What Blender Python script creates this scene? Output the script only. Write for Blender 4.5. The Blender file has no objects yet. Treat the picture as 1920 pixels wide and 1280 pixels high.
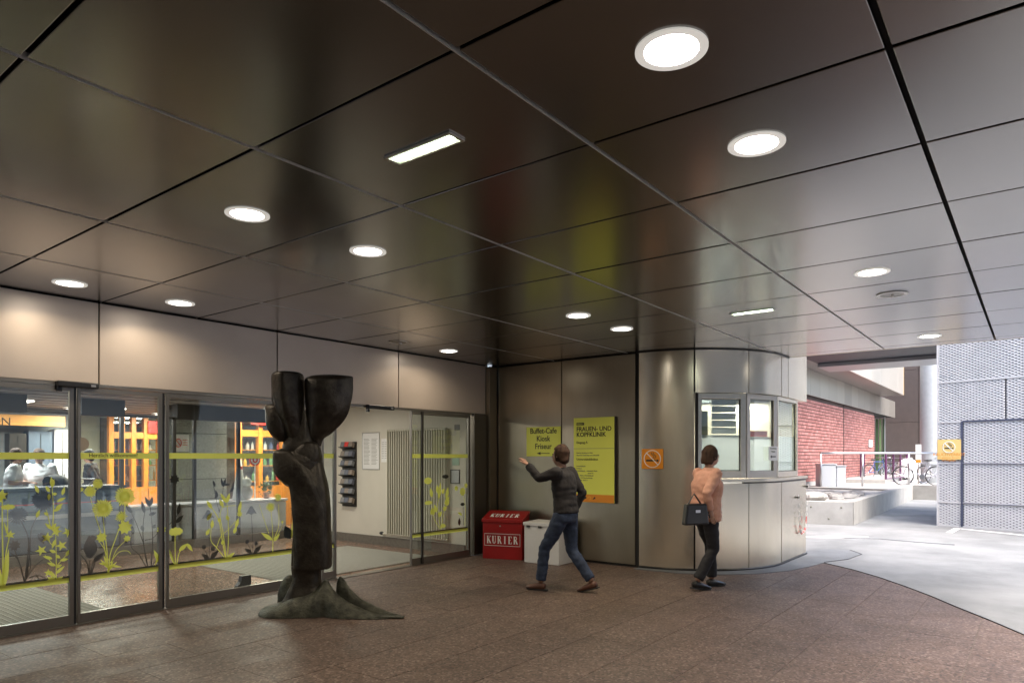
import bpy, bmesh, math, random
from mathutils import Vector, Matrix, noise
random.seed(7)
S = bpy.context.scene
COL = S.collection
PI = math.pi

# ------------------------------------------------------------------ camera, sky, sun, exposure
YAW = math.radians(37.6)
EYE = 1.55
FPX, CX, CY = 1280.0, 960.0, 855.0
cam = bpy.data.cameras.new('camera'); cam_o = bpy.data.objects.new('camera', cam); COL.objects.link(cam_o)
cam.lens = 24; cam.sensor_width = 36; cam.shift_y = (CY-640)/1920.0; cam.clip_end = 400; cam.clip_start = 0.05
cam_o.location = (0, 0, EYE); cam_o.rotation_euler = (PI/2, 0, YAW-PI/2)
S.camera = cam_o
W = bpy.data.worlds.new('World'); S.world = W; W.use_nodes = True
nt = W.node_tree; bg = nt.nodes['Background']
sky = nt.nodes.new('ShaderNodeTexSky'); sky.sky_type = 'NISHITA'; sky.sun_disc = False
SUN_EL, SUN_AZ = math.radians(58), math.radians(200)
sky.sun_elevation = SUN_EL; sky.sun_rotation = SUN_AZ; sky.air_density = 1.0; sky.dust_density = 4.0; sky.ozone_density = 1.0
nt.links.new(sky.outputs[0], bg.inputs[0]); bg.inputs[1].default_value = 0.15
sun = bpy.data.lights.new('sun', 'SUN'); sun.energy = .9; sun.angle = math.radians(50); sun.color = (1, .96, .9)
sun_o = bpy.data.objects.new('sun', sun); COL.objects.link(sun_o)
sd = Vector((math.sin(SUN_AZ)*math.cos(SUN_EL), math.cos(SUN_AZ)*math.cos(SUN_EL), math.sin(SUN_EL)))
sun_o.rotation_euler = sd.to_track_quat('Z', 'Y').to_euler(); sun_o.location = (0, -20, 30)
S.view_settings.view_transform = 'Standard'; S.view_settings.look = 'None'
S.view_settings.exposure = 2.38; S.view_settings.gamma = 1.0; S.view_settings.use_curve_mapping = False
S.cycles.max_bounces = 8; S.cycles.transparent_max_bounces = 24; S.cycles.glossy_bounces = 4
S.cycles.diffuse_bounces = 4; S.cycles.sample_clamp_indirect = 6; S.cycles.caustics_reflective = False; S.cycles.caustics_refractive = False
S.cycles.use_denoising = True

# ------------------------------------------------------------------ surveying helpers (photo pixel -> point on a real plane)
Fv = (math.cos(YAW), math.sin(YAW)); Rv = (math.sin(YAW), -math.cos(YAW))
def ray(px, py):
    a = (px-CX)/FPX
    return Fv[0]+a*Rv[0], Fv[1]+a*Rv[1], (CY-py)/FPX
def on_z(px, py, z):
    r = ray(px, py); t = (z-EYE)/r[2]; return Vector((r[0]*t, r[1]*t, z))
def on_y(px, py, y):
    r = ray(px, py); t = y/r[1]; return Vector((r[0]*t, y, EYE+r[2]*t))
def on_x(px, py, x):
    r = ray(px, py); t = x/r[0]; return Vector((x, r[1]*t, EYE+r[2]*t))
def at_depth(px, py, d):
    r = ray(px, py); return Vector((r[0]*d, r[1]*d, EYE+r[2]*d))

# ------------------------------------------------------------------ materials
MATS = {}
def mat(name, col, rough=.5, metal=0, var=0, vscale=8, bump=0, bscale=60, spec=.5, stretch=(1,1,1), objvar=0, emit=None, es=0, col2=None, rvar=0):
    if name in MATS: return MATS[name]
    m = bpy.data.materials.new(name); m.use_nodes = True; MATS[name] = m
    n = m.node_tree.nodes; L = m.node_tree.links; b = n['Principled BSDF']
    b.inputs['Base Color'].default_value = (*col, 1); b.inputs['Roughness'].default_value = rough
    b.inputs['Metallic'].default_value = metal; b.inputs['Specular IOR Level'].default_value = spec
    if emit:
        b.inputs['Emission Color'].default_value = (*emit, 1); b.inputs['Emission Strength'].default_value = es
    if var or bump or col2 or rvar:
        tc = n.new('ShaderNodeTexCoord'); mp = n.new('ShaderNodeMapping'); mp.inputs['Scale'].default_value = stretch
        L.new(tc.outputs['Object'], mp.inputs[0])
    out = None
    if var or col2:
        tx = n.new('ShaderNodeTexNoise'); tx.inputs['Scale'].default_value = vscale; tx.inputs['Detail'].default_value = 6; tx.inputs['Roughness'].default_value = .6
        L.new(mp.outputs[0], tx.inputs['Vector'])
        cr = n.new('ShaderNodeValToRGB'); c2 = col2 or col
        cr.color_ramp.elements[0].position = .3; cr.color_ramp.elements[1].position = .7
        cr.color_ramp.elements[0].color = (*[max(0, c*(1-var)) for c in col], 1)
        cr.color_ramp.elements[1].color = (*[min(1, c*(1+var)) for c in c2], 1)
        L.new(tx.outputs[0], cr.inputs[0]); out = cr.outputs[0]
    if objvar:
        oi = n.new('ShaderNodeObjectInfo'); hs = n.new('ShaderNodeHueSaturation'); mr = n.new('ShaderNodeMapRange')
        mr.inputs[3].default_value = 1-objvar; mr.inputs[4].default_value = 1+objvar
        L.new(oi.outputs['Random'], mr.inputs[0]); L.new(mr.outputs[0], hs.inputs['Value'])
        if out: L.new(out, hs.inputs['Color'])
        else: hs.inputs['Color'].default_value = (*col, 1)
        out = hs.outputs[0]
    if out: L.new(out, b.inputs['Base Color'])
    if rvar:
        t3 = n.new('ShaderNodeTexNoise'); t3.inputs['Scale'].default_value = 2.2; t3.inputs['Detail'].default_value = 5
        L.new(mp.outputs[0], t3.inputs['Vector']); r3 = n.new('ShaderNodeMapRange')
        r3.inputs[1].default_value = .3; r3.inputs[2].default_value = .7
        r3.inputs[3].default_value = max(0, rough-rvar); r3.inputs[4].default_value = rough+rvar
        L.new(t3.outputs[0], r3.inputs[0]); L.new(r3.outputs[0], b.inputs['Roughness'])
    if bump:
        t2 = n.new('ShaderNodeTexNoise'); t2.inputs['Scale'].default_value = bscale; t2.inputs['Detail'].default_value = 4
        L.new(mp.outputs[0], t2.inputs['Vector'])
        bp = n.new('ShaderNodeBump'); bp.inputs['Strength'].default_value = bump; bp.inputs['Distance'].default_value = .01
        L.new(t2.outputs[0], bp.inputs['Height']); L.new(bp.outputs[0], b.inputs['Normal'])
    return m

def granite(name, c1, c2, c3, rough):
    m = bpy.data.materials.new(name); m.use_nodes = True; MATS[name] = m
    n = m.node_tree.nodes; L = m.node_tree.links; b = n['Principled BSDF']
    tc = n.new('ShaderNodeTexCoord'); geo = n.new('ShaderNodeNewGeometry')
    v = n.new('ShaderNodeTexVoronoi'); v.inputs['Scale'].default_value = 62; v.feature = 'F1'
    L.new(geo.outputs['Position'], v.inputs['Vector'])
    sep = n.new('ShaderNodeSeparateColor'); L.new(v.outputs['Color'], sep.inputs[0])
    cr = n.new('ShaderNodeValToRGB'); e = cr.color_ramp.elements
    e[0].position = 0; e[0].color = (*c1, 1); e[1].position = 1; e[1].color = (*c3, 1)
    x = e.new(.45); x.color = (*c2, 1); x = e.new(.8); x.color = (*[c*1.2 for c in c2], 1)
    L.new(sep.outputs[0], cr.inputs[0])
    big = n.new('ShaderNodeTexNoise'); big.inputs['Scale'].default_value = 1.1; big.inputs['Detail'].default_value = 6
    L.new(geo.outputs['Position'], big.inputs['Vector'])
    oi = n.new('ShaderNodeObjectInfo')
    ad = n.new('ShaderNodeMath'); ad.operation = 'MULTIPLY_ADD'; ad.inputs[1].default_value = .16; L.new(oi.outputs['Random'], ad.inputs[0])
    mr = n.new('ShaderNodeMapRange'); mr.inputs[1].default_value = .3; mr.inputs[2].default_value = .7; mr.inputs[3].default_value = .72; mr.inputs[4].default_value = 1.08
    L.new(big.outputs[0], mr.inputs[0]); L.new(mr.outputs[0], ad.inputs[2])
    hs = n.new('ShaderNodeHueSaturation'); L.new(ad.outputs[0], hs.inputs['Value']); L.new(cr.outputs[0], hs.inputs['Color'])
    L.new(hs.outputs[0], b.inputs['Base Color'])
    # traffic wear in the polish
    r = n.new('ShaderNodeTexNoise'); r.inputs['Scale'].default_value = 2.5; r.inputs['Detail'].default_value = 7; L.new(geo.outputs['Position'], r.inputs['Vector'])
    m2 = n.new('ShaderNodeMapRange'); m2.inputs[1].default_value = .3; m2.inputs[2].default_value = .7; m2.inputs[3].default_value = rough-.05; m2.inputs[4].default_value = rough+.07
    L.new(r.outputs[0], m2.inputs[0]); L.new(m2.outputs[0], b.inputs['Roughness'])
    fb = n.new('ShaderNodeTexNoise'); fb.inputs['Scale'].default_value = 90; L.new(geo.outputs['Position'], fb.inputs['Vector'])
    bp = n.new('ShaderNodeBump'); bp.inputs['Strength'].default_value = .12; bp.inputs['Distance'].default_value = .004
    L.new(fb.outputs[0], bp.inputs['Height']); L.new(bp.outputs[0], b.inputs['Normal'])
    return m

def glass(name, tint, boost=0.0):
    m = bpy.data.materials.new(name); m.use_nodes = True; MATS[name] = m
    n = m.node_tree.nodes; L = m.node_tree.links; n.remove(n['Principled BSDF'])
    out = n['Material Output']; tr = n.new('ShaderNodeBsdfTransparent'); tr.inputs[0].default_value = (*tint, 1)
    gl = n.new('ShaderNodeBsdfGlossy'); gl.inputs['Roughness'].default_value = .005; gl.inputs[0].default_value = (.95, 1, 1, 1)
    ge = n.new('ShaderNodeNewGeometry'); dt = n.new('ShaderNodeVectorMath'); dt.operation = 'DOT_PRODUCT'
    L.new(ge.outputs['Incoming'], dt.inputs[0]); L.new(ge.outputs['Normal'], dt.inputs[1])
    def mth(op, a, b=None):
        q = n.new('ShaderNodeMath'); q.operation = op
        for i_, v_ in enumerate((a, b)):
            if v_ is None: continue
            if isinstance(v_, (int, float)): q.inputs[i_].default_value = v_
            else: L.new(v_, q.inputs[i_])
        return q.outputs[0]
    sch = mth('ADD', mth('MULTIPLY', mth('POWER', mth('SUBTRACT', 1.0, mth('ABSOLUTE', dt.outputs['Value'])), 5.0), .95), .045)
    mx = n.new('ShaderNodeMixShader'); ad = n.new('ShaderNodeMath'); ad.operation = 'ADD'; ad.inputs[1].default_value = boost
    L.new(sch, ad.inputs[0]); L.new(ad.outputs[0], mx.inputs[0]); L.new(tr.outputs[0], mx.inputs[1]); L.new(gl.outputs[0], mx.inputs[2])
    L.new(mx.outputs[0], out.inputs[0]); return m

def lampmat(name, col, s):
    m = bpy.data.materials.new(name); m.use_nodes = True; MATS[name] = m
    b = m.node_tree.nodes['Principled BSDF']; b.inputs['Base Color'].default_value = (.8, .8, .8, 1)
    b.inputs['Emission Color'].default_value = (*col, 1); b.inputs['Emission Strength'].default_value = s
    return m

M_CEIL = mat('ceiling_metal', (.115, .104, .097), .27, 1.0, objvar=.06)
_b = M_CEIL.node_tree.nodes['Principled BSDF']; _b.inputs['Coat Weight'].default_value = 1; _b.inputs['Coat Roughness'].default_value = .2; _b.inputs['Coat IOR'].default_value = 1.6
M_VOID = mat('void_black', (.012, .011, .01), .8)
M_EDGE = mat('panel_edge_metal', (.5, .46, .4), .35, .9)
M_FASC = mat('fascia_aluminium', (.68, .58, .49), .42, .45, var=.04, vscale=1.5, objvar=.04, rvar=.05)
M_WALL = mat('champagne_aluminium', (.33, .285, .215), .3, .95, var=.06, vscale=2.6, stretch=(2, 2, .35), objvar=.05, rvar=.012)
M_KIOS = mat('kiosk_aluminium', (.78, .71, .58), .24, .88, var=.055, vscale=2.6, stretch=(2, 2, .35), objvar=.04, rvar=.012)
M_ALU = mat('brushed_aluminium', (.5, .48, .45), .35, .9)
M_DFR = mat('door_frame_metal', (.27, .25, .22), .35, .85)
M_ALUD = mat('dark_bronze_frame', (.06, .055, .05), .4, .6)
M_BLACK = mat('black_plastic', (.015, .015, .016), .35)
M_GRAN = granite('granite_red_brown', (.050, .034, .028), (.112, .075, .058), (.235, .18, .148), .53)
M_GRANI = granite('granite_polished', (.09, .06, .045), (.22, .135, .095), (.4, .3, .24), .2)
M_ASPH = mat('pale_asphalt', (.17, .178, .182), .8, var=.2, vscale=.9, bump=.35, bscale=120, col2=(.215, .22, .222))
M_ASPR = mat('asphalt_and_sheen', (.15, .16, .17), .7, var=.2, vscale=2.3, bump=.3, bscale=120)
M_CONC = mat('concrete', (.33, .325, .31), .85, var=.14, vscale=2.5, bump=.25, bscale=40)
M_GLASS = glass('door_glass', (.94, .965, .95), .03)
M_GLASSK = glass('kiosk_glass', (.85, .9, .88), .12)
def film(name, c, c2, f):
    m = bpy.data.materials.new(name); m.use_nodes = True; n = m.node_tree.nodes; L = m.node_tree.links; b = n['Principled BSDF']
    b.inputs['Base Color'].default_value = (*c, 1); b.inputs['Roughness'].default_value = .5
    t_ = n.new('ShaderNodeBsdfTranslucent'); t_.inputs[0].default_value = (*c2, 1); mx = n.new('ShaderNodeMixShader'); mx.inputs[0].default_value = f
    L.new(b.outputs[0], mx.inputs[1]); L.new(t_.outputs[0], mx.inputs[2]); L.new(mx.outputs[0], n['Material Output'].inputs[0]); return m
M_LIME = film('lime_film', (.72, .74, .14), (.85, .88, .2), .45)
M_LIMES = mat('lime_sign', (.80, .85, .13), .45)
M_FROST = film('frosted_film', (.75, .76, .74), (.9, .9, .88), .5)
M_DARKREFL = mat('dark_reflection', (.045, .042, .035), .6)
M_ORAN = mat('orange_sign', (.75, .27, .015), .4)
M_YELO = mat('yellow_sign', (.86, .5, .06), .5)
M_WHITE = mat('white_paint', (.78, .77, .74), .5, var=.03, vscale=3)
M_PAPER = mat('paper', (.8, .8, .78), .7)
M_INK = mat('ink', (.02, .02, .018), .6)
M_INKG = mat('ink_grey', (.2, .2, .16), .6)
M_RED = mat('red_painted_metal', (.29, .010, .010), .38, var=.1, vscale=4)
M_REDL = mat('red_gloss', (.7, .03, .02), .4)
M_WBOX = mat('white_painted_box', (.68, .68, .67), .4, var=.04, vscale=5)
M_BRONZE = mat('patinated_bronze', (.030, .024, .019), .40, .5, var=.3, vscale=9, bump=.6, bscale=34, col2=(.052, .046, .036), rvar=.1, spec=.45)
M_BRONZEG = mat('green_bronze', (.034, .035, .026), .46, .4, var=.45, vscale=14, bump=.7, bscale=60, col2=(.072, .073, .054), rvar=.1, spec=.4)
M_INNW = mat('plaster_wall', (.66, .63, .54), .8, var=.04, vscale=2, bump=.05, bscale=80)
M_SKIRT = mat('stone_skirting', (.16, .145, .12), .4, var=.2, vscale=20)
M_STONE = mat('grey_stone', (.33, .335, .30), .5, var=.22, vscale=26, bump=.1, bscale=50, objvar=.08)
M_WOOD = mat('orange_wood', (.62, .22, .025), .4, var=.25, vscale=7, stretch=(6, 6, .6))
M_MAT = mat('entrance_mat', (.24, .235, .2), .9, var=.2, vscale=50, bump=.3, bscale=200)
M_BLUEG = mat('blue_grey_laminate', (.13, .165, .22), .3, var=.1, vscale=3)
M_LILAC = mat('pale_laminate', (.62, .6, .64), .25, var=.05, vscale=3)
M_MESH = mat('galvanised_mesh', (.60, .59, .58), .55, .0, var=.06, vscale=4, spec=.5)
M_BLUED = mat('dark_blue_steel', (.022, .032, .05), .5, 0, spec=.3)
M_BROWNW = mat('brown_cladding', (.085, .062, .052), .5, .2, var=.08, vscale=3, objvar=.1)
M_PURP = mat('purple_rail', (.10, .03, .09), .4)
M_STEEL = mat('stainless', (.5, .5, .52), .3, 1)
M_RUBBER = mat('rubber', (.02, .02, .02), .6)
M_ROCK = mat('pale_rock', (.36, .35, .33), .9, var=.25, vscale=5, bump=.5, bscale=20)
M_RAD = mat('radiator_enamel', (.62, .60, .50), .35)
M_GREEN = mat('green_door', (.05, .09, .03), .4)

# ------------------------------------------------------------------ mesh builder
def world_m(o):
    if o is None: return Matrix.Identity(4)
    loc = Matrix.LocRotScale(o.location, o.rotation_euler, o.scale)
    if o.parent is None: return loc
    return world_m(o.parent) @ o.matrix_parent_inverse @ loc

class MB:
    def __init__(s): s.v = []; s.f = []
    def add(s, vs, fs):
        b = len(s.v); s.v += [tuple(v) for v in vs]; s.f += [tuple(b+i for i in f) for f in fs]; return s
    def box(s, x0, x1, y0, y1, z0, z1):
        return s.add([(x0,y0,z0),(x1,y0,z0),(x1,y1,z0),(x0,y1,z0),(x0,y0,z1),(x1,y0,z1),(x1,y1,z1),(x0,y1,z1)],
            [(0,3,2,1),(4,5,6,7),(0,1,5,4),(1,2,6,5),(2,3,7,6),(3,0,4,7)])
    def hexa(s, b, t):   # two quads of corner points
        return s.add(list(b)+list(t), [(0,3,2,1),(4,5,6,7),(0,1,5,4),(1,2,6,5),(2,3,7,6),(3,0,4,7)])
    def prism(s, pts, vec):   # polygon of 3D points swept by vec
        n = len(pts); vec = Vector(vec); P = [Vector(p) for p in pts]
        return s.add(P+[p+vec for p in P], [tuple(range(n-1,-1,-1)), tuple(range(n, 2*n))]+[(i,(i+1)%n,n+(i+1)%n,n+i) for i in range(n)])
    def tube(s, path, r, n=10, closed=False, side=None, cap=True):
        P = [Vector(p) for p in path]; k = len(P)
        rs = r if isinstance(r, list) else [r]*k
        vs = []; up = None
        for i, p in enumerate(P):
            if closed: t = (P[(i+1)%k]-P[i-1]).normalized()
            else: t = (P[min(i+1,k-1)]-P[max(i-1,0)]).normalized()
            if side is not None:
                a = Vector(side)-t*t.dot(Vector(side)); a.normalize()
            else:
                if up is None:
                    up = Vector((0,0,1)) if abs(t.z) < .9 else Vector((1,0,0))
                a = up-t*t.dot(up); a.normalize(); up = a
            b = t.cross(a)
            ra, rb = rs[i] if isinstance(rs[i], (tuple, list)) else (rs[i], rs[i])
            for j in range(n):
                q = 2*PI*j/n; vs.append(p+a*math.cos(q)*ra+b*math.sin(q)*rb)
        fs = []
        for i in range(k if closed else k-1):
            for j in range(n):
                a0 = i*n+j; a1 = i*n+(j+1)%n; b0 = ((i+1)%k)*n+j; b1 = ((i+1)%k)*n+(j+1)%n
                fs.append((a0,a1,b1,b0))
        if not closed and cap: fs += [tuple(range(n-1,-1,-1)), tuple(range((k-1)*n, k*n))]
        return s.add(vs, fs)
    def cyl(s, p0, p1, r, n=12): return s.tube([p0, p1], r, n)
    def ring(s, c, r0, r1, z0, z1, n=40):   # annulus about Z
        vs = []
        for rr, zz in ((r0,z0),(r1,z0),(r1,z1),(r0,z1)):
            for j in range(n):
                q = 2*PI*j/n; vs.append((c[0]+rr*math.cos(q), c[1]+rr*math.sin(q), c[2]+zz))
        fs = []
        for k in range(4):
            for j in range(n):
                fs.append((k*n+j, k*n+(j+1)%n, ((k+1)%4)*n+(j+1)%n, ((k+1)%4)*n+j))
        return s.add(vs, fs)
    def ball(s, c, r, n=12, m=8):
        rx, ry, rz = r if isinstance(r, (tuple, list)) else (r, r, r)
        vs = [(c[0], c[1], c[2]-rz)]
        for i in range(1, m):
            a = -PI/2+PI*i/m
            for j in range(n):
                q = 2*PI*j/n; vs.append((c[0]+rx*math.cos(a)*math.cos(q), c[1]+ry*math.cos(a)*math.sin(q), c[2]+rz*math.sin(a)))
        vs.append((c[0], c[1], c[2]+rz)); fs = []
        for j in range(n):
            fs.append((0, 1+(j+1)%n, 1+j)); fs.append((len(vs)-1, 1+(m-2)*n+j, 1+(m-2)*n+(j+1)%n))
        for i in range(m-2):
            for j in range(n):
                fs.append((1+i*n+j, 1+i*n+(j+1)%n, 1+(i+1)*n+(j+1)%n, 1+(i+1)*n+j))
        return s.add(vs, fs)
    def mesh(s, name, inv=None, smooth=False):
        me = bpy.data.meshes.new(name)
        vs = [inv @ Vector(v) for v in s.v] if inv is not None else s.v
        me.from_pydata([tuple(v) for v in vs], [], s.f); me.update()
        bm = bmesh.new(); bm.from_mesh(me); bmesh.ops.recalc_face_normals(bm, faces=bm.faces); bm.to_mesh(me); bm.free()
        if smooth:
            for p in me.polygons: p.use_smooth = True
        return me
    def build(s, name, m, parent=None, smooth=False, bevel=0, local=False, angle=None, kind=None, label=None):
        inv = None if (local or parent is None) else world_m(parent).inverted()
        me = s.mesh(name, inv, smooth); me.materials.append(m)
        o = bpy.data.objects.new(name, me); COL.objects.link(o); o.parent = parent
        if bevel:
            bv = o.modifiers.new('bevel', 'BEVEL'); bv.width = bevel; bv.segments = 2; bv.limit_method = 'ANGLE'
        if angle:
            for p in me.polygons: p.use_smooth = True
            bm = bmesh.new(); bm.from_mesh(me)
            for e in bm.edges:
                if len(e.link_faces) == 2 and e.calc_face_angle(0) > math.radians(angle): e.smooth = False
            bm.to_mesh(me); bm.free()
        if kind: o['kind'] = kind
        if label: o['label'] = label
        return o
def tag(o, label, cat=None, group=None):
    o['label'] = label
    if cat: o['category'] = cat
    if group: o['group'] = group
    return o
def empty(name, loc=(0,0,0), rz=0, label=None, cat=None, group=None):
    o = bpy.data.objects.new(name, None); COL.objects.link(o); o.location = loc; o.rotation_euler = (0,0,rz); o.empty_display_size = .1
    if label: tag(o, label, cat, group)
    return o
def struct(o): o['kind'] = 'structure'; return o
def copy_tree(o, parent=None):
    c = o.copy(); COL.objects.link(c); c.parent = parent
    for ch in [x for x in COL.objects if x.parent == o]:
        copy_tree(ch, c)
    return c
def text(s, size, m, parent, origin, xd, yd, align='LEFT', name='lettering', ext=.0015, sx=1.0, bold=0.0):
    cu = bpy.data.curves.new('t', 'FONT'); cu.body = s; cu.size = size; cu.align_x = align; cu.extrude = ext; cu.offset = bold; cu.resolution_u = 3
    to = bpy.data.objects.new('t', cu); COL.objects.link(to)
    dg = bpy.context.evaluated_depsgraph_get(); me = bpy.data.meshes.new_from_object(to.evaluated_get(dg))
    bpy.data.objects.remove(to); xd = Vector(xd); yd = Vector(yd); zd = xd.cross(yd)
    M = Matrix(((xd.x,yd.x,zd.x,origin[0]),(xd.y,yd.y,zd.y,origin[1]),(xd.z,yd.z,zd.z,origin[2]),(0,0,0,1))) @ Matrix.Diagonal((sx,1,1,1))
    me.transform(world_m(parent).inverted() @ M if parent else M)
    me.name = name; me.materials.clear(); me.materials.append(m)
    o = bpy.data.objects.new(name, me); COL.objects.link(o); o.parent = parent; return o
def serif_kurier(mb, o, xd, yd, h, w, t=.002):
    """the word KURIER in a high-contrast serif, as polygons"""
    xd = Vector(xd); yd = Vector(yd); zd = xd.cross(yd)*t; o = Vector(o)
    T, t1, sf = .17, .06, .05
    def poly(p, ox, cw): mb.prism([o+xd*((ox+x*cw))+yd*(y*h) for x, y in p], zd)
    def bar(x0, y0, x1, y1, th, ox, cw):
        dx, dy = (x1-x0)*cw, (y1-y0)*h; l = math.hypot(dx, dy); nx, ny = -dy/l*th*h/2, dx/l*th*h/2
        mb.prism([o+xd*(ox+x*cw+sx)+yd*(y*h+sy) for x, y, sx, sy in ((x0,y0,nx,ny),(x0,y0,-nx,-ny),(x1,y1,-nx,-ny),(x1,y1,nx,ny))], zd)
    def stem(x, ox, cw, th=T): bar(x, 0, x, 1, th, ox, cw); ser(x, 0, ox, cw); ser(x, 1, ox, cw)
    def ser(x, y, ox, cw, hw=.2): bar(x-hw, abs(y-.03), x+hw, abs(y-.03), t1, ox, cw)
    def curve(pts, th, ox, cw):
        for a, b in zip(pts, pts[1:]): bar(*a, *b, th, ox, cw)
    cw = w/6*.8; st = w/6
    for i, ch in enumerate('KURIER'):
        ox = i*st+.1*st
        if ch == 'K': stem(.22, ox, cw); bar(.25, .42, .85, .97, t1, ox, cw); bar(.42, .55, .88, .03, T, ox, cw); ser(.82, 1, ox, cw, .16); ser(.86, 0, ox, cw, .18)
        if ch == 'U':
            bar(.2, .3, .2, 1, T, ox, cw); curve([(.2,.32),(.26,.1),(.45,.03),(.65,.07),(.78,.3)], .1, ox, cw); bar(.78, .28, .78, 1, t1, ox, cw); ser(.2, 1, ox, cw); ser(.78, 1, ox, cw, .16)
        if ch == 'R': stem(.22, ox, cw); curve([(.22,.96),(.6,.95),(.74,.76),(.6,.55),(.22,.52)], .09, ox, cw); bar(.5, .52, .85, .03, T, ox, cw); ser(.88, 0, ox, cw, .14)
        if ch == 'I': stem(.5, ox, cw)
        if ch == 'E': stem(.25, ox, cw); bar(.25, .97, .8, .97, t1, ox, cw); bar(.25, .52, .62, .52, t1, ox, cw); bar(.25, .03, .82, .03, t1, ox, cw); bar(.8, .97, .8, .78, t1, ox, cw); bar(.82, .03, .82, .24, t1, ox, cw)

# ------------------------------------------------------------------ the ground
# asphalt everywhere outside (a sheet at z=-0.004 .. the granite slabs stand flush at 0)
gb = MB(); gb.add([(-60,-60,-.06),(120,-60,-.06),(120,120,-.06),(-60,120,-.06)], [(0,1,2,3)])
struct(gb.build('ground', M_ASPH))
CURVE = [(11.2,2.95),(10.63,2.46),(10.22,1.99),(9.78,1.6),(9.27,1.23),(8.8,.92),(8.3,.63),(7.87,.36),(7.4,.09),(6.8,-.22),(6.1,-.55),(5.2,-.88),(4,-1.2),(2.5,-1.45),(0.5,-1.6),(-4,-1.6)]
def sheet(name, pts, z, m, th=.003):
    b = MB(); b.prism([(x, y, z-th) for x, y in pts], (0,0,th)); return struct(b.build(name, m))
rd = [(x, y) for x, y in CURVE]
road = MB()
pts = rd + [(-4,-40),(90,-40),(90,2.95)]
road.prism([(x, y, -.045) for x, y in pts], (0,0,.05))
bm = bmesh.new(); me = road.mesh('driveway'); bm.from_mesh(me); bmesh.ops.triangulate(bm, faces=[f for f in bm.faces if len(f.verts) > 4]); bm.to_mesh(me); bm.free()
me.materials.append(M_ASPH); dw = bpy.data.objects.new('driveway', me); COL.objects.link(dw); struct(dw)
# the strip beyond the kiosk
sheet('driveway_side', [(10.9,2.952),(60,2.952),(60,14),(11.45,14),(11.45,2.952)][0:1]+[(60,2.952),(60,14),(11.5,14),(11.5,2.952)], .004, M_ASPH, .05)
# dark metal strip in the joint between granite and driveway
eb = MB()
for (x0,y0),(x1,y1) in zip(CURVE[1:], CURVE[2:]):
    d = Vector((x1-x0, y1-y0, 0)).normalized()*.002; n_ = Vector((-d.y, d.x, 0)).normalized()*.006
    eb.prism([(x0+n_.x-d.x, y0+n_.y-d.y, -.02),(x1+n_.x+d.x, y1+n_.y+d.y, -.02),(x1-n_.x+d.x, y1-n_.y+d.y, -.02),(x0-n_.x-d.x, y0-n_.y-d.y, -.02)], (0,0,.0278))
struct(eb.build('edging_strip', M_BLACK))
# grey apron at the kiosk foot; left part painted as sky reflection on granite
ap = [(10.64,2.455)]
for a in range(0, 96, 10):
    q = math.radians(a); ap.append((10.1-1.49*math.cos(q), 4.4-1.49*math.sin(q)))
ap = [(10.66,2.46),(10.2,2.52),(9.6,2.66),(9.1,2.92),(8.72,3.28),(8.5,3.75),(8.46,4.4)] + [(10.1-1.47*math.cos(math.radians(a)), 4.4-1.47*math.sin(math.radians(a))) for a in range(0, 96, 10)] + [(11.4,2.93),(11.6,3.1),(12.2,2.8),(12.3,2.45),(11.9,2.2),(11.2,2.25)]
apb = MB(); apb.prism([(x, y, -.03) for x, y in ap], (0,0,.0385)); me = apb.mesh('kiosk_apron_sheen')
bm = bmesh.new(); bm.from_mesh(me); bmesh.ops.triangulate(bm, faces=[f for f in bm.faces if len(f.verts) > 4]); bm.to_mesh(me); bm.free(); me.materials.append(M_ASPR)
o = bpy.data.objects.new('kiosk_apron_sheen', me); COL.objects.link(o); struct(o)
cb = MB()
cpts = [(12.3,2.45,.0095),(11.9,2.2,.0095),(11.2,2.25,.0095),(10.66,2.46,.0095)]
cb.tube(cpts, .005, 6); struct(cb.build('apron_joint', M_BLACK))
# painted parking lines near the mesh wall
pl = MB()
for a, b_ in (((1795,990),(1920,1003)), ((1795,990),(1780,998))):
    p, q = on_z(*a, .009), on_z(*b_, .009); d = (q-p).normalized(); nn = Vector((-d.y, d.x, 0))*.06
    if b_[0] > 1850: q = p+d*7
    pl.prism([p+nn, q+nn, q-nn, p-nn], (0,0,.003))
struct(pl.build('parking_line', M_WHITE))
mk = MB(); C_ = on_z(1568, 1006, .008)
mk.prism([(C_.x+.62*math.cos(a)*Rv[0]+.16*math.sin(a)*Fv[0], C_.y+.62*math.cos(a)*Rv[1]+.16*math.sin(a)*Fv[1], .0075) for a in [2*PI*k/24 for k in range(24)]], (0,0,.003)); struct(mk.build('painted_mark', M_WHITE))
# crack and manhole-like patch on the driveway
ck = MB(); ck.tube([on_z(px, py, .008) for px, py in ((1540,1006),(1590,1008),(1650,1010),(1720,1016),(1790,1021))], (.012), 5); struct(ck.build('asphalt_seam', M_ASPR))

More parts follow.
